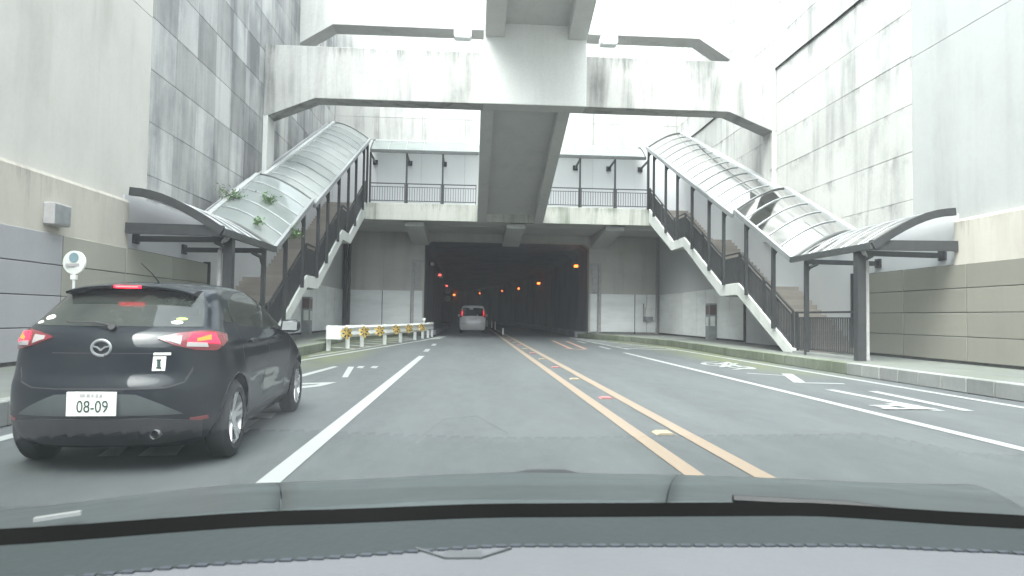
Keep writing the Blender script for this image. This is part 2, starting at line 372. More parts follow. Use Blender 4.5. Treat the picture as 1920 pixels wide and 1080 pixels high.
# ------------------------------------------------------------ ground, road
g = MB(); g.add([(-300,-300,-.02),(300,-300,-.02),(300,300,-.02),(-300,300,-.02)], [(0,1,2,3)])
tag(g.build('ground', M['asphalt']), kind='structure')
road = MB(); road.add([(CX-8.9, YB, 0), (CX+8.9, YB, 0), (CX+8.9, 60, 0), (CX-8.9, 60, 0)], [(0,1,2,3)])
road = tag(road.build('road', M['asphalt']), kind='structure')
def bend(y): return 0 if y < 60 else -.0031*(y-60)**2
tr_ = MB(); k = 0; prev = None; vs_, fs_ = [], []
for i in range(31):
    y = 60 + i*3; vs_ += [(-2.9+bend(y), y, -.001), (6.9+bend(y), y, -.001)]
    if i: fs_.append((2*i-2, 2*i-1, 2*i+1, 2*i))
tag(MB().add(vs_, fs_).build('tunnel_road', M['asphalt'], road), kind='structure')

def mark(poly, mat='white_paint', name='painted_line', z=.006):
    m = MB(); n = len(poly); m.add([(x, y, z) for x, y in poly], [tuple(range(n))])
    o = m.build(name, M[mat], road, recalc=False)
    if o.data.polygons[0].normal.z < 0: o.data.flip_normals()
    return o
def line(x0, y0, x1, y1, wd, mat='white_paint', name='painted_line', z=.006):
    d = Vector((x1-x0, y1-y0)).normalized(); nx, ny = -d.y*wd/2, d.x*wd/2
    return mark([(x0+nx, y0+ny), (x0-nx, y0-ny), (x1-nx, y1-ny), (x1+nx, y1+ny)], mat, name, z)
line(-1.29, YB, -1.36, 19.3, .16, name='lane_line')
for a, b_ in ((21.6, 23.3), (25.8, 27.6)): line(-1.40, a, -1.43, b_, .16, name='lane_dash')
line(1.70, YB, 1.62, 60, .15, 'yellow_paint', 'centre_line'); line(2.19, YB, 2.13, 60, .15, 'yellow_paint', 'centre_line')
line(5.08, YB, 5.06, 22.4, .15, name='lane_line')
for a, b_ in ((24.8, 27.0), (30.2, 32.6)): line(5.08, a, 5.10, b_, .15, name='lane_dash')
line(7.55, YB, 7.58, 26.5, .15, name='edge_line'); line(7.58, 26.5, 5.55, 38.6, .15, name='edge_line')
line(-4.08, YB, -4.12, 16.8, .15, name='edge_line'); line(-4.12, 16.8, -2.15, 31.0, .16, name='edge_line'); line(-2.15, 31.0, -1.62, 37.5, .2, name='edge_line')
line(-4.25, 18.4, -3.3, 26.0, .12, name='edge_line', z=.010)
mark([(-2.0, 32.0), (-1.5, 33.2), (-1.3, 37.5), (-1.75, 37.5)], name='merge_wedge', z=.010)
for i in range(8):                         # hatching beside the right-hand kerb
    y = 24.6 + i*1.55; xr_ = 7.45 if y < 26.5 else 7.45 - (y-26.5)*.168
    xl_ = max(5.45, xr_-1.7+ i*.06)
    line(xl_, y+1.0, xr_, y, .34, name='hatch_stripe', z=.010)
line(5.72, 24.6, 5.42, 37.5, .15, name='edge_line', z=.014)
for i in range(6):                         # hatching behind the guard rail
    y = 22.6 + i*1.9; line(-4.7+i*.1, y+1.1, -3.7+i*.24, y, .28, 'faded_paint', 'hatch_stripe', .010)
# opposing-lane orange marks by the portal
for (a, b_) in (((1036,639),(1072,655)), ((1062,640),(1098,655)), ((1058,654),(1098,656))):
    p, q = ground(*a), ground(*b_); line(p[0], p[1], q[0], q[1], .16, 'orange_paint', 'orange_stroke', .010)
def pmark(pts, mat='white_paint', name='painted_shape', z=.006):
    return mark([ground(*p) for p in pts], mat, name, z)
# painted shapes in the left lane
pmark([(641,708),(652,708),(664,688),(653,688)]); pmark([(668,690),(673,687),(684,687),(679,691)]); pmark([(694,690),(699,687),(710,687),(705,691)])
pmark([(560,709),(560,704),(626,687),(634,688)]); pmark([(560,719),(632,717),(600,725),(560,729),(560,725),(592,722),(600,720),(560,722)])
pmark([(182,857),(205,841),(240,838),(222,856)], 'faded_paint'); pmark([(258,856),(280,840),(346,836),(330,855)], 'faded_paint')
pmark([(455,782),(470,776),(519,775),(508,785)], 'faded_paint'); pmark([(455,801),(462,790),(488,786),(460,806)], 'faded_paint'); pmark([(452,812),(456,805),(470,803),(462,812)], 'faded_paint')
# right lane: bicycle symbol, chevron, bars and small character
def pline(a, b_, wd=.12, mat='white_paint', z=.006):
    p, q = ground(*a), ground(*b_); return line(p[0], p[1], q[0], q[1], wd, mat, 'painted_stroke', z)
pline((1475,701),(1500,718), .22); pline((1497,718),(1583,720), .16); pline((1400,700),(1478,705), .10, 'faded_paint')
pline((1555,731),(1762,771), .16); pline((1636,734),(1816,771), .16)
pline((1640,760),(1690,769), .22); pline((1668,757),(1728,769), .16); pline((1640,762),(1720,761), .12, z=.010); pline((1655,768),(1755,768), .10, z=.014)
def ring(cx, cy, ra, rb, wd, name='bicycle_wheel_mark'):
    m = MB(); n = 20; vs = []; fs = []
    for i in range(n):
        t = 2*math.pi*i/n; vs += [(cx+ra*math.cos(t), cy+rb*math.sin(t), .010), (cx+(ra-wd)*math.cos(t), cy+(rb-wd*2)*math.sin(t), .010)]
        j = (i+1) % n; fs.append((2*i, 2*i+1, 2*j+1, 2*j))
    o = m.add(vs, fs).build(name, M['white_paint'], road)
    if o.data.polygons[0].normal.z < 0: o.data.flip_normals()
for (a, b_) in ((ground(1340,684), 0), (ground(1388,689), 1)): ring(a[0], a[1], .30, .62, .11)
pline((1340,684),(1365,680), .10, z=.014); pline((1365,680),(1388,689), .10, z=.014); pline((1352,690),(1382,682), .10, z=.018); pline((1318,680),(1345,679), .12, z=.014)
pline((1352,690),(1365,680), .10, z=.022); pline((1376,694),(1408,690), .12, z=.014)
# studs between the two yellow lines
for i in range(11):
    y = 6.8 + i*2.92; c = M['pale_stud'] if i % 2 == 0 else M['red_stud']
    x = 1.945 - y*.0006
    s_ = MB().prism([(-.10, 0), (.10, 0), (.06, .020), (-.06, .020)], lambda u, v, t, x=x: (x+u, t, v+.003), y-.10, y+.10)
    tag(s_.build('road_stud', c), ('pale' if i % 2 == 0 else 'red') + ' road stud between the two yellow lines, number %d from the camera' % (i+1), 'road stud', 'studs between the yellow lines')
ORD = ['nearest', 'second nearest', 'third nearest', 'fourth nearest', 'fifth nearest', 'sixth nearest', 'seventh nearest', 'eighth nearest', 'ninth nearest', 'tenth nearest', 'farthest']
for i, o in enumerate([o for o in COL.objects if o.name.startswith('road_stud')]):
    o['label'] = ('pale' if i % 2 == 0 else 'red') + ' raised stud between the yellow centre lines, ' + ORD[i] + ' of the row'
for i, y in enumerate((41.5, 55, 63, 70, 77, 83)):
    x = 1.93 + bend(y); h = .42 if i == 0 else .7
    t = thing('delineator_post', ('short white post on the centre line at the tunnel mouth' if i == 0 else ORD[i-1] + ' white post of the row inside the tunnel beside the silver van'), 'post', (x, y, 0), 'white posts on the centre line')
    MB().tube([(x, y, .03), (x, y, h)], .045, 10).build('post_body', M['white_metal'], t, True); MB().tube([(x, y, 0), (x, y, .03)], .11, 12).build('base', M['black_pl'], t, True)

# ------------------------------------------------------------ pavements and kerbs
def pavement(name, outer, wallx):
    v = [(x, y, HS) for x, y in outer] + [(wallx, outer[-1][1], HS), (wallx, outer[0][1], HS)]
    n = len(v); m = MB(); m.prism([(a[0], a[1]) for a in v], lambda u, w_, t: (u, w_, t), .0, HS)
    return tag(m.build(name, M['pave']), kind='structure')
def inset(path, d): return [(x + d, y) for x, y in path]
kr = [(8.10, YB), (8.10, 21.0), (8.30, 27.0), (7.75, 33.0), (5.95, 38.2)]
kl = [(-4.5, YB), (-4.5, 22.0), (-5.2, 23.0), (-5.2, 30), (-3.6, 38.2)]
pv_r = pavement('pavement', [(x+.16, y) for x, y in kr[:-1]] + [(6.1, 38.3), (6.8, YP)], CX+DW)
pv_l = pavement('pavement', [(x-.16, y) for x, y in kl[:-1]] + [(-3.75, 38.3), (-2.75, YP)], CX-DW)
def kerb(path, sgn, parent, mossy_from):
    me_len = .6; pts = [Vector(p) for p in path]; carry = 0
    for a, b_ in zip(pts, pts[1:]):
        d = b_ - a; L = d.length; d.normalize(); n = max(1, int(round(L/.6))); step = L/n
        for i in range(n):
            c = a + d*(i+.5)*step + Vector((d.y, -d.x))*sgn*.09
            mat = M['kerb_moss'] if c.y > mossy_from else M['kerb']
            o = piece('kerb_stone', boxmesh('kerb_stone', .18, round(step-.014, 3), HS+.008, mat, .016), (c.x, c.y, (HS+.008)/2+.001), parent)
            o.rotation_euler.z = math.atan2(-d.x, d.y) + random.uniform(-.004, .004)
kerb(kr, 1, pv_r, 14.2); kerb(kl, -1, pv_l, 12)

# ------------------------------------------------------------ side walls
def hc(y):     # height of the line where the canopy meets the wall
    if y < 18.4: return 3.62
    if y < 22.5: return 3.62 + (y-18.4)/4.1*1.95
    return 5.55 + (y-22.7)/11.5*5.1
def side_wall(sg):
    X = lambda d: CX + sg*d
    left = sg < 0
    t = thing('retaining_wall', 'left retaining wall with dark stained concrete and grey-beige cladding' if left else 'right retaining wall with pale streaked concrete and beige cladding', 'wall', (X(DW), 10, 0))
    MB().box(X(DW+.03), X(DW+.6), YB, YP+2, 0, TOP).build('wall_core', M['joint'], t)
    wm = M['wall_left'] if left else M['wall_right']; pm = M['plain_left'] if left else M['plain_right']
    y0s = 15.7 if left else 16.3
    cols = []; y = y0s
    cw = 1.27 if left else 2.54
    while y < YU - .3: cols.append((y, min(y+cw, YU))); y += cw
    rows = [3.0 + 1.2*i for i in range(14)]
    for (a, b_) in cols:
        for h in rows:
            top = min(h+1.2, TOP)
            if top < min(hc(a), hc(b_)) - .2: continue
            pr = random.uniform(0, .006)
            bx('concrete_panel', X(DW-pr), X(DW+.04), a+.007, b_-.007, h+.006, top-.006, wm, t, .004)
    # smooth wall under the canopies
    poly = [(14.7, HS)] + [(YP, HS), (YP, 10.0)] + [(34.2, hc(34.2)-.02), (22.7, hc(22.7)-.05), (22.45, hc(22.4)-.05), (18.4, hc(18.4)-.02), (14.7, 3.6)]
    MB().prism(poly, lambda u, v, d: (X(d), u, v), DW-.02, DW+.05).build('smooth_wall', M['smooth'], t)
    # big plain pours nearer the camera
    ys = [YB, -45, -30, -20, -12.5, -5.5, 1.0, 8.6, y0s]; hs_ = [3.46, 7.76, 12.2, TOP]
    for a, b_ in zip(ys, ys[1:]):
        for h, h2 in zip(hs_, hs_[1:]):
            bx('concrete_panel', X(DW), X(DW+.04), a+.006, b_-.006, h+.005, h2-.005, pm, t, .004)
    MB().prism([(0, 2.4), (.0, 3.40), (.03, 3.46), (.16, 3.46), (.16, 2.4)], lambda u, v, y: (X(DW-.12+u), y, v), YB, 14.7).build('cream_band', M['cream_band'], t)
    # cladding
    yy = 18.7 if not left else 19.0; i = 0
    while yy > -14:
        for r in range(4):
            mt = M['tile_grey'] if (left and yy < 13) or (not left and yy < 12.5) else (M['tile_beige'] if left else M['tile_beige_sun_dimmed'])
            bx('cladding_panel', X(DW-.15), X(DW-.02), yy-2.2+.012, yy-.012, HS+.06+r*.535+.008, HS+.06+(r+1)*.535-.008, mt, t, .006)
        yy -= 2.2; i += 1
    MB().box(X(DW-.11), X(DW-.01), yy, (18.7 if not left else 19.0)+.02, HS, HS+.06+4*.535+.01).build('cladding_backing', M['joint'], t)
    MB().box(X(DW-.19), X(DW-.015), (18.7 if not left else 19.0)+.02, (18.7 if not left else 19.0)+.10, HS, 2.5).build('end_trim', M['dark_steel'], t)
    # far white enamel panels
    e = [26.7, 28.2, 29.9, 31.1, 32.3, 34.5, 36.6, 38.9]
    for a, b_ in zip(e, e[1:]):
        bx('enamel_panel', X(DW-.10), X(DW-.03), a+.015, b_-.015, HS+.08, 2.5, M['enamel'], t, .01)
    MB().box(X(DW-.08), X(DW-.025), 26.6, 39.0, HS, 2.46).build('enamel_backing', M['joint'], t)
    # pilaster carrying the cross beam, and a step in the wall
    MB().box(X(DW-.16), X(DW), 23.9, 24.75, 4.0, 8.0).build('pilaster', M['wall_right'] if sg > 0 else M['girder'], t, bevel=.02)
    return t
side_wall(1); side_wall(-1)
# cable high on the right wall
# unseen overpass added behind the camera to darken the car's reflections
op = thing('blocker', 'unseen concrete overpass crossing the cutting behind the camera', 'blocker', (CX, -12, 8))
MB().box(CX-DW+.05, CX+DW-.05, -58, -11, 7.6, 8.8).build('deck', M['portal'], op)
MB().box(CX-DW+.05, CX+DW-.05, -59.5, -58.2, 0.02, 12).build('blocker_end', M['portal'], op)
for i in range(5): MB().box(CX-7.4+i*3.4, CX-6.9+i*3.4, -58, -11, 6.6, 7.59).build('beam', M['portal'], op)
tag(MB().tube([(CX+DW-.03, y, 10.28 + (-.02 if i % 2 else 0)) for i, y in enumerate(range(-2, 36, 2))], .032, 6).build('wall_cable', M['black_pl'], None, True), 'thin black cable running along the upper right retaining wall', 'cable')

# ------------------------------------------------------------ portal, upper back wall, tunnel
OL, OR_, OH = -2.72, 6.76, 5.40
pt = thing('tunnel_portal', 'grey concrete tunnel portal wall with white enamel panels beside its mouth', 'tunnel portal', (CX, YP, 0))
y0, y1 = YP, YP+.6
pj = MB(); pj.box(CX-DW, OL, y0, y1, 0, 6.0); pj.build('portal_wall', M['portal'], pt)
pj = MB(); pj.box(OR_, CX+DW, y0, y1, 0, 6.0); pj.build('portal_wall', M['portal'], pt)
pj = MB(); pj.box(OL, OR_, y0+.004, y1, OH, 6.0); pj.build('lintel', M['portal'], pt)
for sgn, xx in ((1, OL), (-1, OR_)):
    MB().prism([(xx, OH), (xx+sgn*.32, OH), (xx, OH-.25)], lambda u, v, y: (u, y, v), y0+.002, y1).build('corner_haunch', M['portal'], pt)
for r_, (h0, h1) in enumerate(((2.55, 3.75), (3.75, 4.95), (4.95, 5.8))):
    for xa, xb in ((CX-DW, -5.0), (-5.0, OL-.05), (OR_+.05, 8.75), (8.75, CX+DW)):
        bx('concrete_panel', xa+.008, xb-.008, YP-.03, YP+.01, h0+.008, h1-.008, M['portal'], pt, .004)
for xa, xb in ((CX-DW+.35, -5.05), (-5.05, -3.45), (-3.32, -2.78), (6.82, 7.25), (7.4, 9.45), (9.45, 10.15), (10.15, 10.8)):
    bx('enamel_panel', xa+.02, xb-.02, YP-.11, YP-.03, HS+.08, 2.52, M['enamel'], pt, .01)
for xx in (-5.05, -3.42, 7.38, 9.45):
    MB().box(xx-.03, xx+.03, YP-.10, YP-.035, HS, 2.5).build('panel_joint', M['joint'], pt)
for xx in (-2.72, 6.76):
    sgn = -1 if xx < 0 else 1
    m = MB(); m.bar((xx+sgn*.62, YP-.12, HS), (xx+sgn*.62, YP-.12, 4.15), .16, .16); m.bar((xx+sgn*.7, YP-.12, 4.2), (xx+sgn*.05, YP-.12, 4.2), .14, .14)
    m.bar((xx+sgn*.35, YP-.10, 4.1), (xx+sgn*.35, YP-.10, 2.6), .34, .08)
    m.build('cable_duct', M['pvc'], pt)
ub = thing('back_wall', 'tall streaked concrete wall rising above the footbridge and tunnel mouth', 'wall', (CX, YU, 6))
MB().box(CX-DW-.3, CX+DW+.3, YU+.03, YP+1.5, 6.02, TOP).build('wall_core', M['joint'], ub)
xs_ = [CX-DW] + [CX-DW + 18.2/8*i for i in range(1, 8)] + [CX+DW]
for a, b_ in zip(xs_, xs_[1:]):
    for i in range(8):
        h = 10.3 + i*1.2
        if h > TOP-.2: continue
        bx('concrete_panel', a+.007, b_-.007, YU-random.uniform(0, .006), YU+.04, h+.006, min(h+1.2, TOP)-.006, M['wall_back'], ub, .004)
    bx('smooth_panel', a+.004, b_-.004, YU, YU+.04, 6.6, 10.29, M['smooth'], ub, .004)
# tunnel tube
tn = thing('tunnel', 'dark road tunnel bending left behind the portal, lit by small amber lamps', 'tunnel', (CX, YP+1, 0))
m = MB(); prof = [(OL, 0), (OL, OH-.3), (OL+.35, OH), (OR_-.35, OH), (OR_, OH-.3), (OR_, 0)]; k = 0; NS = 38
for i in range(NS):
    y = YP+.55 + i*3; m.v += [(x+bend(y), y, z) for x, z in prof]
    if i:
        for j in range(5): m.f.append(((i-1)*6+j, (i-1)*6+j+1, i*6+j+1, i*6+j))
m.f.append(tuple((NS-1)*6+j for j in range(6)))
m.build('lining', M['tunnel'], tn, recalc=False)
m = MB(); m.v = [(p[0]+bend(YP+.55+i*3), YP+.55+i*3, p[1]) for i in range(NS) for p in ((OL-.8, -.5), (OL-.8, 7), (OR_+.8, 7), (OR_+.8, -.5))]
m.f = [((i-1)*4+j, (i-1)*4+j+1, i*4+j+1, i*4+j) for i in range(1, NS) for j in range(3)] + [tuple((NS-1)*4+j for j in range(4))]
m.build('outer_shell', M['tunnel'], tn)
for sx in (OL+.35, OR_-.35):               # service walkways
    m = MB()
    for i in range(NS-1):
        y = YP+.6+i*3
        m.add([(sx-.33+bend(y), y, 0), (sx+.33+bend(y), y, 0), (sx+.33+bend(y+3), y+3, 0), (sx-.33+bend(y+3), y+3, 0), (sx-.33+bend(y), y, .3), (sx+.33+bend(y), y, .3), (sx+.33+bend(y+3), y+3, .3), (sx-.33+bend(y+3), y+3, .3)],
              [(4,5,6,7), (0,1,5,4), (1,2,6,5), (3,0,4,7)])
    m.build('walkway', M['tunnel'], tn)
def lamp(x, y, z, mat, lab, r=.11, ln=.5, sgn=1):
    t = thing('tunnel_lamp', lab, 'lamp', (x, y, z), 'lamps on the tunnel walls')
    MB().bar((x, y-ln/2, z), (x, y+ln/2, z), r*1.6, r*1.2).build('lamp_glass', mat, t)
    MB().box(x+sgn*r*.8, x+sgn*(r*.8+.1), y-ln*.6, y+ln*.6, z-r, z+r).build('housing', M['dark_steel'], t)
labs = ['large amber lamp high on the right tunnel wall near the mouth', 'second amber lamp on the right tunnel wall counted from the mouth', 'third amber lamp along the right tunnel wall', 'fourth amber lamp along the curving right tunnel wall', 'amber lamp just above the roof of the silver van', 'farthest amber lamp, left of the silver van beside the round signs']
for i, (x, y) in enumerate(((6.2, 40.6), (6.35, 65), (5.55, 80), (4.1, 90), (1.3, 102.5), (-2.9, 115))):
    lamp(x, y, 4.2+.005*(y-40), M['amber'], labs[i], .07 + .0012*y, .25 + .004*y)
for i, (x, y, z) in enumerate(((-2.45, 42.5, 4.3), (-2.5, 54, 4.3), (-2.5, 69+0, 4.1))):
    lamp(x, y, z, [M['pvc'], M['redlamp'], M['redlamp']][i], ['unlit grey lamp high on the left tunnel wall near the mouth', 'nearer pink-glowing lamp on the left tunnel wall', 'farther pink-glowing lamp on the left tunnel wall'][i], .12, .9, -1)
for i, h in enumerate((3.35, 2.65)):
    t = thing('round_sign', ('upper' if i == 0 else 'lower') + ' small round white sign on the left inside the tunnel', 'sign', (-2.15, 62, h), 'round signs in the tunnel')
    MB().disc((-2.15, 62, h), (0, 1, 0), .27, .03, 24).build('sign_plate', M['white_metal'], t, True)
    MB().tube([(-2.15, 62.05, 0 if i else h-.4), (-2.15, 62.05, h)], .03, 8).build('pole', M['grey_steel'], t)

# ------------------------------------------------------------ footbridge at the portal
fb = thing('footbridge', 'concrete footbridge with dark railings crossing above the tunnel mouth', 'footbridge', (CX, 34.2, 5.85))
MB().box(CX-7.25, CX+7.25, 34.2, 34.5, 5.85, 6.70).build('fascia', M['fascia'], fb, bevel=.02)
MB().box(CX-DW+.02, CX+DW-.02, 34.5, YU, 5.88, 6.60).build('deck', M['girder'], fb)
MB().box(CX-DW+.02, CX+DW-.02, YU, YP, 5.86, 6.00).build('soffit', M['girder'], fb)
for x in (-2.95, 2.2, 7.3):
    MB().prism([(34.7, 5.85), (YP-.02, 5.85), (YP-.02, 5.15), (34.7, 5.62)], lambda u, v, t: (t, u, v), x-.48, x+.48).build('bracket', M['girder'], fb, bevel=.02)
bposts = [CX-6.95, CX-5.15, CX-3.35, CX+3.6, CX+5.4, CX+7.1]
rail_runs = [(-5.15, -3.4), (-3.3, -1.6), (-1.5, .15), (3.3, 5.35), (5.45, 7.15), (7.25, 8.95)]
for a, b_ in rail_runs:
    rp = MB(); rp.box(a, b_, 34.24, 34.29, 7.66, 7.71); rp.box(a, b_, 34.25, 34.28, 6.80, 6.84); rp.box(a, b_, 34.25, 34.28, 7.50, 7.53)
    rp.box(a, a+.04, 34.24, 34.29, 6.70, 7.71); rp.box(b_-.04, b_, 34.24, 34.29, 6.70, 7.71)
    o = rp.build('railing_frame', M['rail_steel'], fb)
    q = MB(); x = a + .12
    while x < b_ - .06: q.bar((x, 34.265, 6.82), (x, 34.265, 7.52), .022); x += .125
    tag(q.build('balusters', M['rail_steel'], o), kind='stuff')
for x in bposts:
    m = MB(); m.bar((x, 34.32, 6.70), (x, 34.32, 9.25), .09, .09); m.build('canopy_post', M['dark_steel'], fb)
    m = MB(); m.bar((x, 34.32, 9.18), (x, YU, 9.10), .07, .09); m.box(x-.13, x+.13, YU-.04, YU, 8.97, 9.23); m.build('roof_arm', M['dark_steel'], fb)

# canopy geometry shared by stairs and bridge
def canopy(t, P, n, em=M['eave_steel']):
    """P(s, t): s along 0..1, t across 0..1; n bays"""
    A = [0, .12, .25, .4, .55, .7, .85, 1]
    for i in range(n):
        s0, s1 = i/n, (i+1)/n
        m = MB(); vs = []; fs = []
        for a in A: vs += [P(s0, a), P(s1, a)]
        for k in range(len(A)-1): fs.append((2*k, 2*k+1, 2*k+3, 2*k+2))
        o = m.add(vs, fs).build('roof_pane', M['sheet'], t, recalc=False); o.data.polygons.foreach_set('use_smooth', [True]*len(fs))
    for i in range(n+1):
        pts = [P(i/n, a) for a in A]; pts = [(p[0], p[1], p[2]+.02) for p in pts]
        MB().tube(pts, .017 if 0 < i < n else .034, 6).build('roof_rib', M['grey_steel'] if 0 < i < n else M['eave_steel'], t, True)
    MB().bar(Vector(P(0, 0)), Vector(P(1, 0)), .10, .15).build('eave_beam', em, t)
    e0, e1 = Vector(P(0, 1)), Vector(P(1, 1)); MB().bar(e0, e1, .14, .12).build('wall_gutter', M['alu'], t)
arcf = lambda a: math.sin(min(1, a)*math.pi/2*.97)
canopy(fb, lambda s, a: (CX-6.95 + 13.9*s, 34.15 + 1.8*a, 9.28 + .95*arcf(a)), 16)

# ------------------------------------------------------------ stairs with canopies
FL = [(18.6, 22.5, HS, 2.28, 13), (24.0, 28.4, 2.28, 4.5, 14), (30.0, 34.2, 4.5, 6.62, 13)]
NOSE = [(18.6, HS), (22.5, 2.28), (24.0, 2.28), (28.4, 4.5), (30.0, 4.5), (34.2, 6.62)]
def nose(y):
    for (a, ha), (b_, hb) in zip(NOSE, NOSE[1:]):
        if y <= b_: return ha + (hb-ha)*max(0, (y-a))/(b_-a)
    return NOSE[-1][1]
def stairs(sg):
    left = sg < 0; X = lambda d: CX + sg*d
    t = thing('staircase', ('left' if left else 'right') + ' outdoor staircase with white stringer climbing to the footbridge along the ' + ('dark stained wall' if left else 'pale wall'), 'staircase', (X(8), 18.6, HS))
    top = [(y, h+.10) for y, h in NOSE]; bot = [(34.2, 6.0), (30.2, 4.20), (28.5, 4.20), (24.15, 1.98), (22.6, 1.98), (19.15, HS), (18.45, HS)]
    MB().prism([(18.45, HS+.14)] + top + bot, lambda u, v, d: (X(d), u, v), 7.12, 7.26).build('stringer', M['stringer'], t, bevel=.015)
    for (a, b_, ha, hb, n) in FL:
        run, ris = (b_-a)/n, (hb-ha)/n
        for i in range(n):
            z1 = ha + (i+1)*ris - (.003 if i == n-1 else 0)
            bx('step', X(7.265), X(DW-.03), a+i*run, a+(i+1)*run+.02, z1-ris-.10 if i else ha+.004, z1, M['step'], t, .008)
        MB().prism([(a+.5, ha), (a+.9, ha), (b_, hb-.28), (b_, hb-.13), (a+.3, ha+.03)] if ha < .3 else [(a, ha-.13), (a, ha-.32), (b_, hb-.32), (b_, hb-.13)], lambda u, v, d: (X(d), u, v), 7.27, DW-.03).build('flight_slab', M['girder'], t)
    for (a, b_, h) in ((22.5, 24.0, 2.28), (28.4, 30.0, 4.5)): MB().box(X(7.265), X(DW-.03), a+.025, b_-.002, h-.3, h).build('landing', M['girder'], t)
    MB().box(X(7.1), X(DW-.03), 34.205, 34.49, 5.9, 6.615).build('landing', M['girder'], t)
    # railings on the road side
    def rail(a, b_, fn, nm='railing_frame'):
        pa, pb = fn(a), fn(b_); r = MB()
        for dz, th in ((1.12, .05), (.98, .03), (.14, .035)):
            r.bar((X(7.19), a, pa+dz), (X(7.19), b_, pb+dz), th, th)
        for y in (a+.02, b_-.02): r.bar((X(7.19), y, fn(y)+.08), (X(7.19), y, fn(y)+1.12), .05)
        o = r.build(nm, M['dark_steel'], t); q = MB(); y = a + .12
        while y < b_ - .05: q.bar((X(7.19), y, fn(y)+.14), (X(7.19), y, fn(y)+.98), .042 if left else .028); y += .10
        tag(q.build('balusters', M['dark_steel'], o), kind='stuff')
    cuts = [18.65, 20.6, 22.5, 24.0, 26.2, 28.4, 30.0, 32.0, 34.15]
    for a, b_ in zip(cuts, cuts[1:]): rail(a+.03, b_-.03, nose)
    rail(15.5, 18.45, lambda y: HS, 'railing_frame')
    for y in (34.2, 18.5): MB().bar((X(7.19), y, HS+.01 if y < 20 else 6.7), (X(7.19), y, (HS if y < 20 else 6.62)+1.15), .07).build('newel_post', M['dark_steel'], t)
    # a short solid base course at the foot of the stair
    MB().box(X(7.05), X(7.40), 15.3, 18.44, HS, HS+.07).build('plinth', M['kerb'], t)
    # canopy posts and arms
    c = thing('stair_canopy', ('left' if left else 'right') + ' stepped barrel canopy of translucent sheets over the ' + ('left' if left else 'right') + ' staircase', 'canopy', (X(7), 18, HS))
    def eave(y):
        if y < 18.4: return 2.82
        if y < 22.55: return 2.82 + (y-18.4)/4.1*1.97
        return 4.68 + (y-22.7)/11.5*5.1
    for y in (15.2, 17.7, 19.7, 21.7, 23.7, 25.2, 27.2, 29.2, 31.0, 33.1, 34.15):
        z0 = HS if y < 18.5 else nose(y) + .08
        wd = .19 if y < 15.5 else .10
        MB().bar((X(7.08), y, z0), (X(7.08), y, eave(y)-.02), wd, wd).build('canopy_post', M['dark_steel'], c)
        z = eave(y) - .10
        mm = MB(); mm.bar((X(7.08), y, z), (X(DW-.02), y, z-.02), .09, .12); mm.box(X(DW-.07), X(DW-.021), y-.12, y+.12, z-.13, z+.11)
        mm.tube([(X(7.1), y, z-.35), (X(7.16), y, z-.16), (X(7.38), y, z-.05)], .05, 6); mm.build('roof_arm', M['dark_steel'], c)
    mm = MB(); mm.bar((X(7.0), 14.62, 2.84), (X(DW-.13), 14.62, 2.86), .14, .22); mm.build('front_beam', M['dark_steel'], c)
    mm = MB()
    A = [i/8 for i in range(9)]
    pts = [(X(7.0+1.9*a), 14.56, 2.82+.80*arcf(a)) for a in A]
    for p, q in zip(pts, pts[1:]): mm.bar(p, q, .10, .17)
    mm.build('front_arch', M['dark_steel'], c)
    for (a, b_, ha, hb, n) in ((14.55, 18.4, 2.82, 2.82, 5), (18.4, 22.5, 2.84, 4.80, 5), (22.7, 34.2, 4.68, 9.82, 12)):
        canopy(c, lambda s, q, a=a, b_=b_, ha=ha, hb=hb: (X(7.0+1.78*q), a+(b_-a)*s, ha+(hb-ha)*s+.82*arcf(q)), n, M['eave_steel'] if n == 5 and ha == hb else M['grey_steel'])
    # rainwater pipe beside the entrance post
    dp = MB().tube([(X(7.30), 15.28, HS+.01), (X(7.30), 15.28, 2.5), (X(7.22), 15.2, 2.66), (X(7.05), 15.0, 2.74)], .05, 8)
    dp.build('rainwater_pipe', M['pvc'], c, True)
stairs(1); stairs(-1)

# ------------------------------------------------------------ struts across the cutting
def cross_beam(y0, y1, zb, zt, hx, hz, label, mat, blk=None):
    t = thing('cross_beam', label, 'beam', (CX, y0, zb))
    x0, x1 = CX-DW+.001, CX+DW-.001
    poly = [(x0, zb-hz), (x0+hx, zb), (x1-hx, zb), (x1, zb-hz), (x1, zt), (x0, zt)]
    MB().prism(poly, lambda u, v, y: (u, y, v), y0, y1).build('beam_body', mat, t, bevel=.025)
    if blk: MB().box(blk[0], blk[1], y0-.06, y1-.03, zb-.004, blk[2]).build('centre_block', M['girder'], t, bevel=.03)
    return t
M['beam2'] = concrete('high_beam_concrete', (.42, .42, .41), (.27, .28, .27), .5, 1.1, rnd=.03)
cross_beam(23.9, 24.7, 8.62, 10.46, 1.75, .72, 'lower concrete cross beam with streaked face spanning between both retaining walls', M['beam'], (.28, 3.95, 13.2))
cross_beam(28.4, 29.4, 13.15, 16.5, 1.35, .85, 'higher and farther concrete cross beam at the top of the view', M['beam2'])
def ribbed(name, label, ya, yb_, za, zb, x0, x1, rw, rd, lift):
    t = thing(name, label, 'girder', (CX, ya, za))
    f = lambda lo, hi: [(ya, za+lo), (yb_, zb+lo), (yb_, zb+hi), (ya, za+hi)]
    for a, b_ in ((x0, x0+rw), (x1-rw, x1)): MB().prism(f(0, rd+.4), lambda u, v, x: (x, u, v), a, b_).build('rib', M['girder'], t, bevel=.02)
    MB().prism(f(rd, rd+.395), lambda u, v, x: (x, u, v), x0+rw-.001, x1-rw+.001).build('slab', M['girder'], t)
    return t
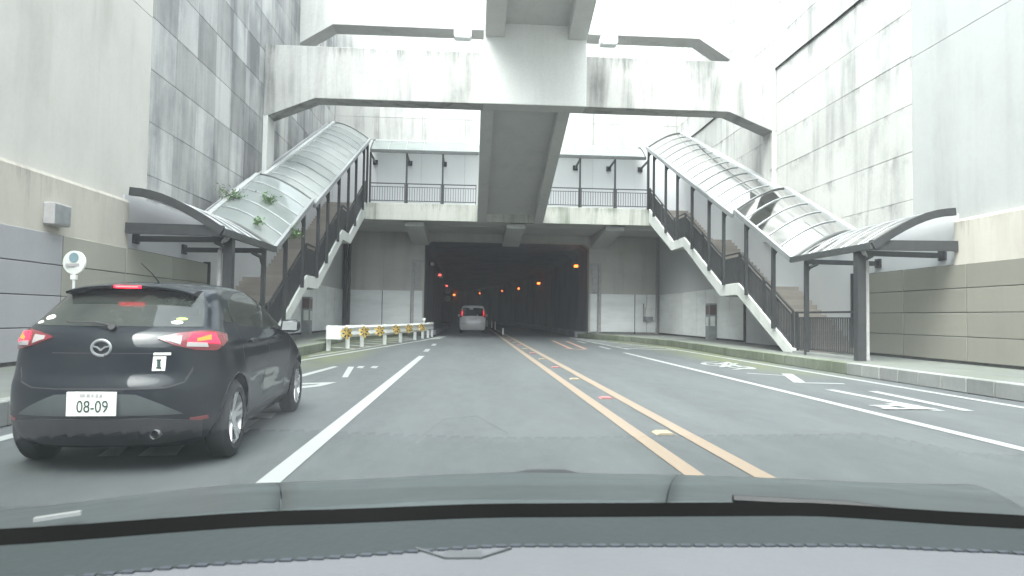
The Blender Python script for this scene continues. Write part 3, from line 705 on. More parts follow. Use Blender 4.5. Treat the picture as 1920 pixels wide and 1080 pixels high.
ribbed('sloping_girder', 'ribbed concrete girder sloping down from the cross beam to the footbridge', 24.71, 34.15, 8.75, 5.80, .22, 3.52, .46, .45, 0)
ribbed('sloping_girder', 'ribbed concrete girder rising towards the camera above the lower cross beam', 23.83, 14.0, 11.0, 14.1, .32, 3.95, .68, .5, 0)
for i, (x, y, z) in enumerate(((-.55, 28.0, 12.78), (5.55, 28.0, 12.74))):
    t = thing('flood_light', ('left' if i == 0 else 'right') + ' pale box floodlight hung under the higher cross beam', 'flood light', (x, y, z), 'floodlights under the higher beam')
    MB().box(x-.36, x+.36, y-.2, y+.3, z-.16, z+.16).build('housing', M['white_metal'], t, bevel=.03)
    MB().box(x-.30, x+.30, y-.18, y+.26, z-.19, z-.155).build('lens', M['alu'], t)
    MB().box(x-.05, x+.05, y+.1, y+.5, z+.1, z+.42).build('mounting', M['grey_steel'], t)

# ------------------------------------------------------------ wall equipment
t = thing('wall_box', 'small grey metal box on the left cream wall band above the black car', 'box', (CX-DW+.12, 12.1, 2.75))
MB().box(CX-DW+.12, CX-DW+.30, 11.85, 12.35, 2.58, 2.95).build('housing', M['pvc'], t, bevel=.015)
MB().box(CX-DW+.30, CX-DW+.31, 11.88, 12.32, 2.61, 2.92).build('cover', M['grey_steel'], t)
for sg in (1, -1):
    X = lambda d: CX+sg*d
    t = thing('emergency_call_box', ('right' if sg > 0 else 'left') + ' grey emergency cabinet with red head against the white side wall panels', 'call box', (X(DW-.3), 29.9, HS), 'emergency cabinets by the stairs')
    MB().box(X(DW-.11), X(DW-.45), 29.6, 30.1, HS, 1.85).build('cabinet', M['grey_steel'], t, bevel=.02)
    MB().box(X(DW-.15), X(DW-.43), 29.585, 29.6, 1.35, 1.78).build('red_sign', M['faded_red'], t)
    MB().box(X(DW-.2), X(DW-.40), 29.585, 29.6, .85, 1.28).build('door_plate', M['white_metal'], t)
    MB().box(X(DW-.45), X(DW-.46), 29.66, 30.04, 1.35, 1.75).build('side_sign', M['faded_red'], t)
    MB().box(X(DW-.45), X(DW-.46), 29.70, 30.0, .85, 1.25).build('side_plate', M['white_metal'], t)
t = thing('meter_box', 'small grey box with dark bracket on the white panel right of the tunnel', 'box', (10.2, YP-.2, 1))
MB().box(10.02, 10.42, YP-.30, YP-.11, 1.25, 1.75).build('housing', M['white_metal'], t, bevel=.015)
m = MB(); m.box(9.98, 10.46, YP-.36, YP-.11, 1.05, 1.24); m.bar((9.95, YP-.14, .95), (9.95, YP-.14, 2.0), .06); m.build('bracket', M['grey_steel'], t)
t = thing('drain_pipe', 'dark drain pipe and steel stanchion in the corner left of the tunnel', 'pipe', (-6.9, YP-.3, HS))
MB().tube([(-6.88, YP-.35, HS), (-6.88, YP-.35, 5.84)], .09, 10).build('pipe', M['eave_steel'], t, True)
MB().box(-7.2, -6.98, YP-.45, YP-.15, HS, 5.85).build('stanchion', M['dark_steel'], t)
t = thing('drain_pipe', 'pale grey drain pipe in the corner right of the tunnel', 'pipe', (10.7, YP-.3, HS))
MB().tube([(10.68, YP-.25, HS), (10.68, YP-.25, 5.84)], .06, 10).build('pipe', M['pvc'], t, True)
# round bus-stop style sign
sx, sy = -6.72, 12.0
t = thing('round_sign_post', 'round pale sign on a thin pole behind the black car', 'sign', (sx, sy, HS))
MB().tube([(sx, sy, HS), (sx, sy, 1.8)], .022, 8).build('pole', M['white_metal'], t, True)
sp_ = MB().disc((sx, sy, 1.95), (0.15, 1, 0), .20, .035, 28).build('sign_disc', M['plate'], t, True)
MB().disc((sx-.003, sy-.022, 2.03), (0.15, 1, 0), .085, .006, 16).build('blue_spot', M['cyan_ink'], sp_, True)
MB().box(sx-.13, sx+.13, sy-.032, sy-.026, 1.88, 1.93).build('lettering_band', M['pvc'], sp_)
MB().box(sx-.045, sx+.045, sy-.03, sy+.03, 1.66, 1.74).build('collar', M['plate'], t)

# ------------------------------------------------------------ guard rail with yellow reflectors
gp = [(-4.33, 21.5), (-4.0, 22.9), (-3.75, 24.3), (-3.2, 26.2), (-2.85, 28.6), (-2.5, 31.6), (-2.28, 33.4), (-2.12, 35.0), (-2.0, 36.4)]
t = thing('guard_rail', 'white guard rail with yellow round reflectors at the left of the tunnel approach', 'guard rail', (*gp[0], 0))
gz0, gz1 = .38, .76
for (a, b_) in zip(gp, gp[1:]):
    m = MB(); d = Vector((b_[0]-a[0], b_[1]-a[1])).normalized(); nrm = Vector((d.y, -d.x))
    prof_ = [(0, gz0), (.05, gz0+.08), (.01, gz0+.2), (.05, gz0+.32), (0, gz1), (-.03, gz1), (-.03, gz0)]
    e = .0 if a != gp[0] else -.25
    aa = Vector(a) + d*e; bb = Vector(b_)
    vs = [(p.x+nrm.x*u, p.y+nrm.y*u, v) for p in (aa, bb) for u, v in prof_]; n = 7
    m.add(vs, [tuple(range(n))[::-1], tuple(range(n, 2*n))] + [(i, (i+1) % n, n+(i+1) % n, n+i) for i in range(n)]).build('rail_beam', M['white_metal'], t)
for (x, y) in gp:
    MB().tube([(x-.05, y, 0), (x-.05, y, gz1+.02)], .07, 10).build('post', M['white_metal'], t, True)
x, y = gp[0]; d = Vector((.23, 1)).normalized()
MB().box(x-.06, x+.42, y-.30, y-.22, gz0-.03, gz1+.02).build('end_plate', M['white_metal'], t, bevel=.03)
MB().tube([(-2.28, 33.4, gz1), (-2.28, 33.4, gz1+.12)], .05, 8).build('post_cap', M['white_metal'], t, True); MB().disc((-2.28, 33.4, gz1+.18), (0, 0, 1), .09, .12, 12).build('post_cap', M['white_metal'], t, True)
# reflector: a yellow pinwheel of blades
def reflector(x, y, i):
    r = thing('reflector', ORD[i] + ' yellow pinwheel reflector mounted on the white guard rail', 'reflector', (x, y, .56), 'yellow reflectors on the guard rail')
    MB().disc((x, y, .56), (0, 1, 0), .13, .03, 20).build('back_disc', M['black_pl'], r, True)
    for k in range(6):
        a = k*math.pi/3+.3; m = MB(); n_ = 4; vs = [(x, y-.02, .56)]
        for j in range(n_+1):
            b2 = a + j*.62/n_; vs.append((x+.19*math.cos(b2), y-.035-.03*j/n_, .56+.19*math.sin(b2)))
        vs2 = [(p[0], p[1]+.012, p[2]) for p in vs]; n2 = len(vs)
        m.add(vs+vs2, [tuple(range(n2)), tuple(range(n2, 2*n2))[::-1]] + [(j, (j+1) % n2, n2+(j+1) % n2, n2+j) for j in range(n2)]).build('blade', M['yellow'], r)
    MB().disc((x, y-.03, .56), (0, 1, 0), .05, .06, 12).build('hub', M['yellow'], r, True)
for i, (px, Y) in enumerate(((655, 21.25), (687, 23.1), (715, 24.9), (745, 27.2), (768, 29.3), (792, 32.0))):
    x = (px-884)/FPX*Y; reflector(x+.02, Y-.1, i)

# ------------------------------------------------------------ creeper sprigs on the left canopy
def sprig(base, n, spread, lab):
    t = thing('creeper_plant', lab, 'plant', base, 'green sprigs on the left canopy')
    m = MB(); st = MB(); bx_, by, bz = base; rr = random.Random(int(abs(bx_*100)+by*10))
    for k in range(5):
        ang = rr.uniform(0, 6.28); L = spread*rr.uniform(.5, 1); p0 = Vector(base)
        p1 = p0 + Vector((math.cos(ang)*L*.6, math.sin(ang)*L, rr.uniform(.05, .35)*spread)); st.tube([p0, (p0+p1)/2 + Vector((0, 0, .05)), p1], [.012, .008, .004], 5)
        for j in range(n//2):
            q = p0.lerp(p1, rr.uniform(.1, 1.05)) + Vector([rr.gauss(0, spread*.18) for _ in range(3)])
            a = Vector([rr.gauss(0, 1) for _ in range(3)]).normalized(); b2 = a.cross(Vector((rr.random(), rr.random(), 1))).normalized(); s = rr.uniform(.018, .042)
            m.add([q-a*s*1.6, q+b2*s*.6, q+a*s*1.6, q-b2*s*.6], [(0,1,2,3)])
    st.build('stem', M['stem'], t); m.build('leaves', M['leaf'], t, recalc=False)
def on_left(y, q): # point on left canopy sheet
    ha = 2.84+(y-18.4)/4.1*1.96; return (CX-(7.0+1.78*q), y, ha+.82*arcf(q)+.05)
sprig(on_left(19.9, .95), 90, .55, 'green leafy sprig at the top edge of the lower left canopy near the stained wall')
sprig(on_left(20.6, .45), 60, .45, 'green sprig lying in the middle of the lower left canopy roof')
sprig((CX-6.98, 20.1, 3.4), 80, .5, 'green sprig hanging over the road-side eave of the lower left canopy')
sprig(on_left(18.9, .35), 40, .35, 'thin green sprig near the bottom end of the lower left canopy')

# ------------------------------------------------------------ cars
def interp(tab, key):
    zs = [r[0] for r in tab]; vs_ = [r[key] for r in tab]; n = len(zs)
    ms = []
    dl = [(vs_[i+1]-vs_[i])/(zs[i+1]-zs[i]) for i in range(n-1)]
    for i in range(n):
        if i == 0: ms.append(dl[0])
        elif i == n-1: ms.append(dl[-1])
        else: ms.append(0 if dl[i-1]*dl[i] <= 0 else 2*dl[i-1]*dl[i]/(dl[i-1]+dl[i]))
    def f(z):
        z = min(max(z, zs[0]), zs[-1]); i = 0
        while i < n-2 and z > zs[i+1]: i += 1
        h = zs[i+1]-zs[i]; t = (z-zs[i])/h
        return (2*t**3-3*t*t+1)*vs_[i] + (t**3-2*t*t+t)*h*ms[i] + (-2*t**3+3*t*t)*vs_[i+1] + (t**3-t*t)*h*ms[i+1]
    return f
class Shape:
    def __init__(s, tab, origin, p=2.3, q=2.7, axles=(.72, 3.29), flare=.022, zr=.30):
        s.z0, s.z1 = tab[0][0], tab[-1][0]; s.xr, s.xf, s.w, s.lc, s.lf = [interp(tab, k) for k in range(1, 6)]
        s.o = Vector(origin); s.p, s.q, s.ax, s.fl, s.zr = p, q, axles, flare, zr
    def loc(s, u, z, sg=1):
        xr, xf, w_, lc, lf = s.xr(z), s.xf(z), s.w(z), s.lc(z), s.lf(z)
        tot = xf-xr; k = min(1, tot/(lc+lf+.05)); lc *= k; lf *= k
        if u <= 1:
            th = u*math.pi/2; x = xr + lc*(1-max(0, math.cos(th))**(2/s.p)); y = w_*math.sin(th)**(2/s.q)
        elif u <= 2: x = xr+lc + (u-1)*(tot-lc-lf); y = w_
        else:
            th = (3-u)*math.pi/2; x = xf - lf*(1-max(0, math.cos(th))**(2/2.2)); y = w_*max(0, math.sin(th))**(2/2.4)
        mk = min(1, max(0, (u-.55)/.45)) * min(1, max(0, (2.8-u)/.5))
        f = 0
        for a in s.ax:
            d = math.hypot(x-a, z-s.zr); f += s.fl*math.exp(-((d-.37)/.085)**2) if z > .2 else 0
        if s.fl:
            f -= .020*math.exp(-((z-.50)/.14)**2)*math.exp(-((x-2.0)/.62)**4) ; f += .012*math.exp(-((z-.90)/.035)**2)*math.exp(-((x-1.6)/1.3)**4)
        return Vector((y*sg + f*mk*sg, x, z))
    def P(s, u, z, sg=1, off=0):
        p = s.loc(u, z, sg)
        if off:
            e = .004; a = s.loc(min(u+e, 2.999), z, sg) - s.loc(max(u-e, 0), z, sg) if u > e else Vector((sg, 0, 0)); b = s.loc(u, z+e, sg) - s.loc(u, z-e, sg)
            nn = a.cross(b).normalized()*sg
            if u > e and nn.length < .5: nn = Vector((sg, 0, 0))
            c = Vector((0, 2.0, .6))
            if nn.dot(p-c) < 0: nn = -nn
            p = p + nn*off
        return s.o + p
    def uy(s, y, z):
        r = min(1, abs(y)/s.w(z)); return math.asin(r**(s.q/2))*2/math.pi
    def ux(s, x, z):
        xr, xf, lc, lf = s.xr(z), s.xf(z), s.lc(z), s.lf(z); k = min(1, (xf-xr)/(lc+lf+.05)); lc *= k; lf *= k
        t = (x-xr)/lc
        if t <= 0: return 0
        if t < 1: return math.acos((1-t)**(s.p/2))*2/math.pi
        v = 1 + (x-xr-lc)/max(.01, xf-xr-lc-lf)
        if v <= 2: return v
        t = min(1, (xf-x)/lf) if x < xf else 0
        return 3 - math.acos(max(0, (1-t))**(1.1))*2/math.pi
    def body(s, name, mat, parent, nz=64, cut=None, wheel_r=.345):
        us = [i/16 for i in range(16)] + [1+i/30 for i in range(30)] + [2+i/16 for i in range(17)]
        full = [(u, 1) for u in us] + [(u, -1) for u in us[-2:0:-1]]; n = len(full); m = MB()
        for i in range(nz):
            t = i/(nz-1); z = s.z0 + (s.z1-s.z0)*(1-(1-t)**1.25)
            m.v += [tuple(s.P(u, z, sg)) for u, sg in full]
        for i in range(nz-1):
            for j in range(n): m.f.append((i*n+j, i*n+(j+1) % n, (i+1)*n+(j+1) % n, (i+1)*n+j))
        m.f.append(tuple(range(n))[::-1]); m.f.append(tuple((nz-1)*n+j for j in range(n)))
        o = m.build(name, mat, parent, True)
        if cut:
            cm = MB()
            for a in s.ax: 
                for sg in (1, -1):
                    cm.tube([s.o+Vector((sg*.5, a, s.zr+.01)), s.o+Vector((sg*1.2, a, s.zr+.01))], wheel_r, 40)
            co = cm.build('cutter', M['black_pl']); bpy.context.view_layer.update()
            md = o.modifiers.new('arch', 'BOOLEAN'); md.operation = 'DIFFERENCE'; md.object = co; md.solver = 'EXACT'; md.material_mode = 'TRANSFER'
            dg = bpy.context.evaluated_depsgraph_get(); me = bpy.data.meshes.new_from_object(o.evaluated_get(dg)); o.modifiers.clear(); o.data = me
            me.polygons.foreach_set('use_smooth', [True]*len(me.polygons)); me.set_sharp_from_angle(angle=R(30))
            bpy.data.objects.remove(co)
        return o
    def patch(s, name, mat, parent, A, B, sg=1, off=.004, k=8, sub=6, skirt=.03):
        """A, B: matching polylines of (u,z); strip between, lifted off the body, with a turned-in rim"""
        def dens(L):
            out = []
            for a, b in zip(L, L[1:]): out += [(a[0]+(b[0]-a[0])*i/sub, a[1]+(b[1]-a[1])*i/sub) for i in range(sub)]
            return out + [L[-1]]
        A, B = dens(A), dens(B); n = len(A); m = MB()
        def pt(u, z, o_):
            g = 1 if u >= 0 else -1
            return tuple(s.P(abs(u), z, sg*g, o_))
        grid = [[(a[0]+(b[0]-a[0])*j/k, a[1]+(b[1]-a[1])*j/k) for j in range(k+1)] for a, b in zip(A, B)]
        for r in grid: m.v += [pt(u, z, off) for u, z in r]
        for i in range(n-1):
            for j in range(k): m.f.append((i*(k+1)+j, i*(k+1)+j+1, (i+1)*(k+1)+j+1, (i+1)*(k+1)+j))
        ed = [(0, j) for j in range(k+1)] + [(i, k) for i in range(1, n)] + [(n-1, j) for j in range(k-1, -1, -1)] + [(i, 0) for i in range(n-2, 0, -1)]
        base = len(m.v); m.v += [pt(*grid[i][j], off-skirt) for i, j in ed]; ne = len(ed)
        for a in range(ne):
            b = (a+1) % ne; m.f.append((ed[a][0]*(k+1)+ed[a][1], ed[b][0]*(k+1)+ed[b][1], base+b, base+a))
        return m.build(name, mat, parent, True)

def wheel(parent, x, y, z, r, rr, wd, sg, nsp=5):
    w_ = bpy.data.objects.new('wheel', None); COL.objects.link(w_); w_.parent = parent; w_.location = Vector((x, y, z)) - wloc(parent)
    ty = MB(); ns = 40; prof_ = [(rr-.01, -wd/2), (rr+.03, -wd/2-.012), (r-.03, -wd/2), (r, -wd/2+.03), (r, wd/2-.03), (r-.03, wd/2), (rr+.03, wd/2+.012), (rr-.01, wd/2)]
    k = len(prof_)
    for i in range(ns):
        t = 2*math.pi*i/ns; ty.v += [(x+q, y+p*math.cos(t), z+p*math.sin(t)) for p, q in prof_]
        for j in range(k-1): ty.f.append((i*k+j, i*k+j+1, ((i+1) % ns)*k+j+1, ((i+1) % ns)*k+j))
    ty.build('tyre', M['rubber'], w_, True)
    rm = MB(); xo = x+sg*(wd/2-.01)
    prof_ = [(rr, 0.0), (rr-.02, .0), (rr-.025, -.03), (rr-.03, -.12)]; k = 4
    for i in range(ns):
        t = 2*math.pi*i/ns; rm.v += [(xo+sg*q, y+p*math.cos(t), z+p*math.sin(t)) for p, q in prof_]
        for j in range(k-1): rm.f.append((i*k+j, i*k+j+1, ((i+1) % ns)*k+j+1, ((i+1) % ns)*k+j))
    for i in range(nsp*2):
        t = 2*math.pi*(i//2)/nsp + (.17 if i % 2 else -.17) + .3; t0 = 2*math.pi*(i//2)/nsp + (.35 if i % 2 else -.35)*.6 + .3
        rm.bar((xo-sg*.035, y+.045*math.cos(t0), z+.045*math.sin(t0)), (xo-sg*.008, y+(rr-.01)*math.cos(t), z+(rr-.01)*math.sin(t)), .026, .034)
    rm.disc((xo-sg*.03, y, z), (1, 0, 0), .055, .04, 16)
    rm.build('rim', M['rim'], w_, True)
    MB().disc((xo-sg*.09, y, z), (1, 0, 0), rr-.03, .02, 24).build('brake_disc', M['black_pl'], w_)
    return w_

def text_mesh(name, s, size, mat, parent, world_m, ext=.001):
    cu = bpy.data.curves.new(name, 'FONT'); cu.body = s; cu.size = size; cu.extrude = ext; cu.align_x = 'CENTER'; cu.align_y = 'CENTER'
    tmp = bpy.data.objects.new(name, cu); COL.objects.link(tmp); dg = bpy.context.evaluated_depsgraph_get(); me = bpy.data.meshes.new_from_object(tmp.evaluated_get(dg))
    bpy.data.objects.remove(tmp); me.materials.clear(); me.materials.append(mat)
    me.transform(world_m); me.transform(Matrix.Translation(-wloc(parent))); o = bpy.data.objects.new(name, me); COL.objects.link(o); o.parent = parent; return o
FACE = lambda p: Matrix.Translation(p) @ Matrix.Rotation(math.pi/2, 4, 'X')    # reads from -Y

# --- dark hatchback
#       z     xr    xf    w     lc   lf
HT = [(.17, .20, 3.90, .74, .48, .70), (.23, .11, 3.98, .785, .50, .7), (.33, .035, 4.03, .82, .52, .7), (.46, .0, 4.06, .84, .54, .75), (.60, .012, 4.05, .8475, .54, .75),
      (.70, .055, 4.0, .845, .52, .75), (.80, .075, 3.9, .838, .50, .8), (.90, .095, 3.62, .822, .48, .8), (.98, .135, 3.2, .795, .46, .7), (1.04, .21, 2.98, .765, .42, .55),
      (1.20, .39, 2.62, .703, .38, .45), (1.33, .53, 2.30, .648, .34, .40), (1.39, .61, 2.12, .615, .34, .4), (1.43, .70, 1.98, .575, .4, .4), (1.46, .84, 1.85, .50, .5, .4), (1.482, 1.02, 1.72, .36, .4, .3), (1.49, 1.2, 1.6, .12, .2, .2)]
HX, HY = -2.58, 4.90
hb = thing('parked_car', 'black hatchback with lit red tail lamps and number plate 08-09 in the left lane', 'car', (HX, HY, 0)); hb.name = 'hatchback_car'
S = Shape(HT, (HX, HY, 0))
S.body('body', M['car_dark'], hb, 72, True, .352)
def both(fn):
    for sg in (1, -1): fn(sg)
rows = [1.035, 1.10, 1.18, 1.26, 1.33, 1.37]
hw = [.665, .650, .622, .590, .560, .540]
rw = S.patch('rear_window', M['tint'], hb, [(-S.uy(w_, z), z) for w_, z in zip(hw, rows)], [(S.uy(w_, z), z) for w_, z in zip(hw, rows)], off=.003, k=28, skirt=.02)
def side_parts(sg):
    def win(nm, pts, mat='tint', off=.003): # (x, zlo, zhi)
        return S.patch(nm, M[mat], hb, [(S.ux(x, a), a) for x, a, b in pts], [(S.ux(x, b), b) for x, a, b in pts], sg, off, 8, 4, .02)
    win('side_window', [(.90, 1.07, 1.19), (1.0, 1.05, 1.30), (1.25, 1.03, 1.375), (1.50, 1.015, 1.40), (1.70, 1.005, 1.405)])
    win('side_window', [(1.77, 1.00, 1.405), (2.0, .99, 1.385), (2.2, .985, 1.33), (2.38, .98, 1.22), (2.52, .975, 1.08)])
    win('quarter_window', [(.68, 1.08, 1.12), (.76, 1.075, 1.20), (.85, 1.07, 1.235)])
    # tail lamp wrapping round the corner
    T = [(S.uy(.40, .955), .957), (S.uy(.52, .985), .985), (S.uy(.66, 1.0), 1.002), (S.ux(.40, 1.0), 1.0), (S.ux(.56, .975), .975)]
    B = [(S.uy(.40, .945), .947), (S.uy(.52, .905), .903), (S.uy(.66, .865), .868), (S.ux(.36, .86), .86), (S.ux(.52, .92), .925)]
    tl = S.patch('tail_lamp', M['lens_red'], hb, B, T, sg, .012, 6, 4, .035)
    S.patch('reverse_lens', M['lens_clear'], tl, [(S.uy(.46, .94), .935), (S.uy(.56, .91), .905)], [(S.uy(.46, .958), .958), (S.uy(.56, .965), .965)], sg, .017, 4, 4, .02)
    S.patch('indicator_lens', M['lens_clear'], tl, [(S.uy(.60, .9), .892), (S.ux(.30, .885), .885)], [(S.uy(.60, .93), .922), (S.ux(.30, .915), .915)], sg, .017, 4, 4, .02)
    S.patch('brake_glow', M['brake'], tl, [(S.uy(.60, .93), .928), (S.ux(.40, .91), .905)], [(S.uy(.62, .98), .982), (S.ux(.40, .98), .982)], sg, .017, 6, 6, .02)
    S.patch('brake_core', M['brake_yel'], tl, [(S.uy(.66, .93), .925), (S.ux(.34, .94), .935)], [(S.uy(.66, .94), .945), (S.ux(.36, .975), .972)], sg, .020, 4, 6, .02)
    # shut lines and trim
    def seam(pts, wd=.007, nm='door_seam', off=.0015, mat='black_pl'):
        A = [(S.ux(x, z), z) for x, z in pts]; Bq = [(S.ux(x+wd, z+wd*.4), z+wd*.4) for x, z in pts]
        S.patch(nm, M[mat], hb, A, Bq, sg, off, 1, 4, .006)
    seam([(1.73, .30), (1.735, .6), (1.74, 1.0), (1.735, 1.40)]); seam([(2.62, .33), (2.66, .6), (2.66, .95)]); seam([(1.10, .62), (.98, .75), (.90, .98), (.93, 1.24)])
    seam([(1.12, .27), (1.8, .262), (2.65, .27)], .012, 'sill_seam')
    for x in (1.12, 2.02):
        p = S.P(S.ux(x, .90), .90, sg, .03); q = S.P(S.ux(x+.19, .905), .905, sg, .03)
        h = MB(); h.bar(p, q, .022, .032); h.bar(p, S.P(S.ux(x+.01, .90), .90, sg, -.01), .02); h.bar(q, S.P(S.ux(x+.18, .905), .905, sg, -.01), .02)
        h.build('door_handle', M['car_dark'], hb, bevel=.006)
    # mirror
    b0 = S.P(S.ux(2.40, 1.0), 1.0, sg, .0)
    mm = MB(); c = Vector((HX+sg*.93, HY+2.48, 1.02)); n1, n2 = 9, 14
    for i in range(n1):
        fi = math.pi*(i+.001)/(n1-1+.002)
        for j in range(n2):
            th = 2*math.pi*j/n2; sgc = lambda v, e: math.copysign(abs(v)**e, v)
            mm.v.append((c.x + .115*sgc(math.sin(fi), .6)*sgc(math.cos(th), .7), c.y + .07*sgc(math.cos(fi), .8), c.z + .075*sgc(math.sin(fi), .6)*sgc(math.sin(th), .7)))
    for i in range(n1-1):
        for j in range(n2): mm.f.append((i*n2+j, i*n2+(j+1) % n2, (i+1)*n2+(j+1) % n2, (i+1)*n2+j))
    mi = mm.build('side_mirror', M['car_dark'], hb, True)
    MB().bar(b0, c+Vector((-sg*.06, .0, -.04)), .06, .03).build('mirror_arm', M['black_pl'], mi)
    MB().prism([(-.085, -.05), (.085, -.05), (.09, .045), (-.075, .05)], lambda u, v, t: (c.x+u*sg, t, c.z+v), c.y-.074, c.y-.068).build('mirror_glass', M['grey_steel'], mi)
    # wheel arch lips
    for a in S.ax:
        pts = []
        for i in range(25):
            th = math.pi*(-.06 + 1.12*i/24); xx, zz = a+.358*math.cos(th), .31+.358*math.sin(th)
            if zz > .20: pts.append(S.P(S.ux(xx, zz), zz, sg, .0))
        MB().tube(pts, .010, 6).build('arch_lip', M['car_dark'], hb, True)
    for a in S.ax: wheel(hb, HX+sg*.765, HY+a, .305, .305, .215, .19, sg)
    S.patch('bumper_reflector', M['red_pl'], hb, [(S.uy(.66, .36), .36), (S.uy(.76, .36), .365)], [(S.uy(.66, .385), .385), (S.uy(.76, .39), .39)], sg, .006, 2, 3)
both(side_parts)
# rear details
def strip(pts, wd, nm, mat='black_pl', off=.002):  # (y,z) signed y on the tail
    A = [(math.copysign(S.uy(y, z), y), z) for y, z in pts]; Bq = [(u, z+wd) for u, z in A]
    return S.patch(nm, M[mat], hb, A, Bq, 1, off, 1, 3, .008)
strip([(-.62, .64), (-.50, .605), (-.3, .60), (0, .60), (.3, .60), (.50, .605), (.62, .64)], .009, 'tailgate_seam')
for sg in (1, -1):
    strip([(sg*.62, .64), (sg*.66, .72)], .03, 'tailgate_seam'); 
S.patch('lower_bumper', M['black_pl'], hb, [(-S.uy(.70, .24), .235), (-S.uy(.4, .22), .20), (0.0001, .20), (S.uy(.4, .22), .20), (S.uy(.70, .24), .235)],
        [(-S.uy(.73, .36), .36), (-S.uy(.4, .38), .40), (0.0001, .40), (S.uy(.4, .38), .40), (S.uy(.73, .36), .36)], 1, .008, 4, 6, .02)
S.patch('plate_recess', M['plate_trim'], hb, [(-S.uy(.62, .42), .42), (0.0001, .42), (S.uy(.62, .42), .42)], [(-S.uy(.30, .57), .565), (0.0001, .575), (S.uy(.30, .57), .565)], 1, .003, 6, 6, .01)
pl = MB().box(HX-.182, HX+.182, HY-.035, HY-.020, .425, .59).build('number_plate', M['plate'], hb, bevel=.004)
text_mesh('plate_number', '08-09', .115, M['ink'], pl, FACE((HX+.01, HY-.037, .487)) @ Matrix.Scale(.88, 4, (1, 0, 0)), .001)
for i, (a, b_) in enumerate(((-.085, -.045), (-.035, -.01), (.0, .02), (.03, .05), (.06, .08))): MB().box(HX+a, HX+b_, HY-.0372, HY-.0350, .555, .577).build('small_character', M['pvc'], pl)
# badge
bz, by = .885, HY + S.xr(.885) - .012
bd = MB(); n = 32
for i in range(n):
    t_ = 2*math.pi*i/n; ca, sa = math.cos(t_), math.sin(t_)
    for (ra, rb, yy) in ((.082, .064, 0), (.076, .058, -.010), (.066, .048, -.010), (.062, .044, 0)): bd.v.append((HX+ra*ca, by+yy, bz+rb*sa))
    j = (i+1) % n
    for k in range(3): bd.f.append((i*4+k, i*4+k+1, j*4+k+1, j*4+k))
wing = [(-.058, .012), (-.03, .006), (-.012, -.006), (0, -.018), (.012, -.006), (.03, .006), (.058, .012)]
for p, q in zip(wing, wing[1:]): bd.bar((HX+p[0], by-.006, bz+p[1]), (HX+q[0], by-.006, bz+q[1]), .010, .010)
bd.build('badge', M['rim'], hb, True)
# spoiler and high brake lamp
sp = MB(); n = 14; V = []
prof_s = [(.62, 1.452), (.50, 1.450), (.40, 1.438), (.345, 1.418), (.35, 1.400), (.46, 1.385), (.62, 1.40)]
for i in range(n+1):
    yy = -.53 + 1.06*i/n; c_ = (abs(yy)/.53)**3
    for (x, z) in prof_s: sp.v.append((HX+yy, HY+x+.12+.06*c_, z-.045*c_ - .02*(yy/.53)**2))
k = len(prof_s)
for i in range(n):
    for j in range(k): sp.f.append((i*k+j, i*k+(j+1) % k, (i+1)*k+(j+1) % k, (i+1)*k+j))
sp.f.append(tuple(range(k))); sp.f.append(tuple(n*k+j for j in range(k))[::-1])
spo = sp.build('spoiler', M['car_dark'], hb, True)
bl = MB().box(HX-.11, HX+.11, HY+.455, HY+.48, 1.392, 1.418).build('high_brake_lamp', M['brake'], hb, bevel=.004)
MB().box(HX-.09, HX+.09, HY+.451, HY+.4545, 1.400, 1.411).build('lamp_core', M['brake_hot'], bl)
# wiper, stickers, exhaust, antenna
p = lambda y, z, off: S.P(S.uy(y, z), z, 1 if y >= 0 else -1, off)
m = MB(); m.tube([p(.02, 1.02, .03), p(-.10, 1.045, .03), p(-.34, 1.05, .028)], [.014, .010, .006], 6); m.disc(p(.04, 1.015, .02), (0, 1, -.3), .028, .05, 12); m.build('rear_wiper', M['black_pl'], hb, True)
def sticker(nm, mat, y0_, y1_, z0_, z1_, off=.005, par=None):
    if y0_*y1_ > 0 and y0_ < 0: sgn = -1; a_, b_ = -y1_, -y0_
    else: sgn = 1; a_, b_ = y0_, y1_
    return S.patch(nm, M[mat], par or hb, [(S.uy(a_, z0_), z0_), (S.uy(b_, z0_), z0_)], [(S.uy(a_, z1_), z1_), (S.uy(b_, z1_), z1_)], sgn, off, 2, 3, .003)
def oval(nm, mat, yc, zc, ra, rb, off):
    sgn = 1 if yc > 0 else -1; q = [math.pi*i/8 for i in range(9)]
    A = [(S.uy(abs(yc)-ra*math.cos(t_), zc), zc-rb*math.sin(t_)) for t_ in q]; Bq = [(a, 2*zc-z) for a, z in A]
    S.patch(nm, M[mat], rw, A, Bq, sgn, off, 2, 1, .003)
oval('round_sticker', 'green_ink', .50, 1.105, .040, .012, .006); oval('round_sticker', 'plate', .48, 1.073, .042, .016, .006)
oval('round_sticker', 'plate', -.55, 1.105, .045, .022, .006); oval('round_sticker', 'plate', -.62, 1.06, .03, .014, .006)
sk = sticker('square_sticker', 'plate', .385, .475, .725, .825)
sticker('white_bar', 'plate', .385, .505, .835, .852)
c1 = p(.43, .76, .009)
m = MB(); m.box(c1.x-.022, c1.x+.022, c1.y-.004, c1.y, .74, .752); m.box(c1.x-.012, c1.x+.012, c1.y-.004, c1.y, .752, .795); m.box(c1.x-.018, c1.x+.018, c1.y-.004, c1.y, .795, .808)
m.build('black_symbol', M['ink'], sk)
ex = MB().tube([(HX+.44, HY+.04, .285), (HX+.44, HY+.30, .29)], .032, 16, False).build('exhaust_pipe', M['rim'], hb, True, False)
MB().disc((HX+.44, HY+.09, .287), (0, 1, 0), .028, .01, 12).build('pipe_bore', M['black_pl'], ex)
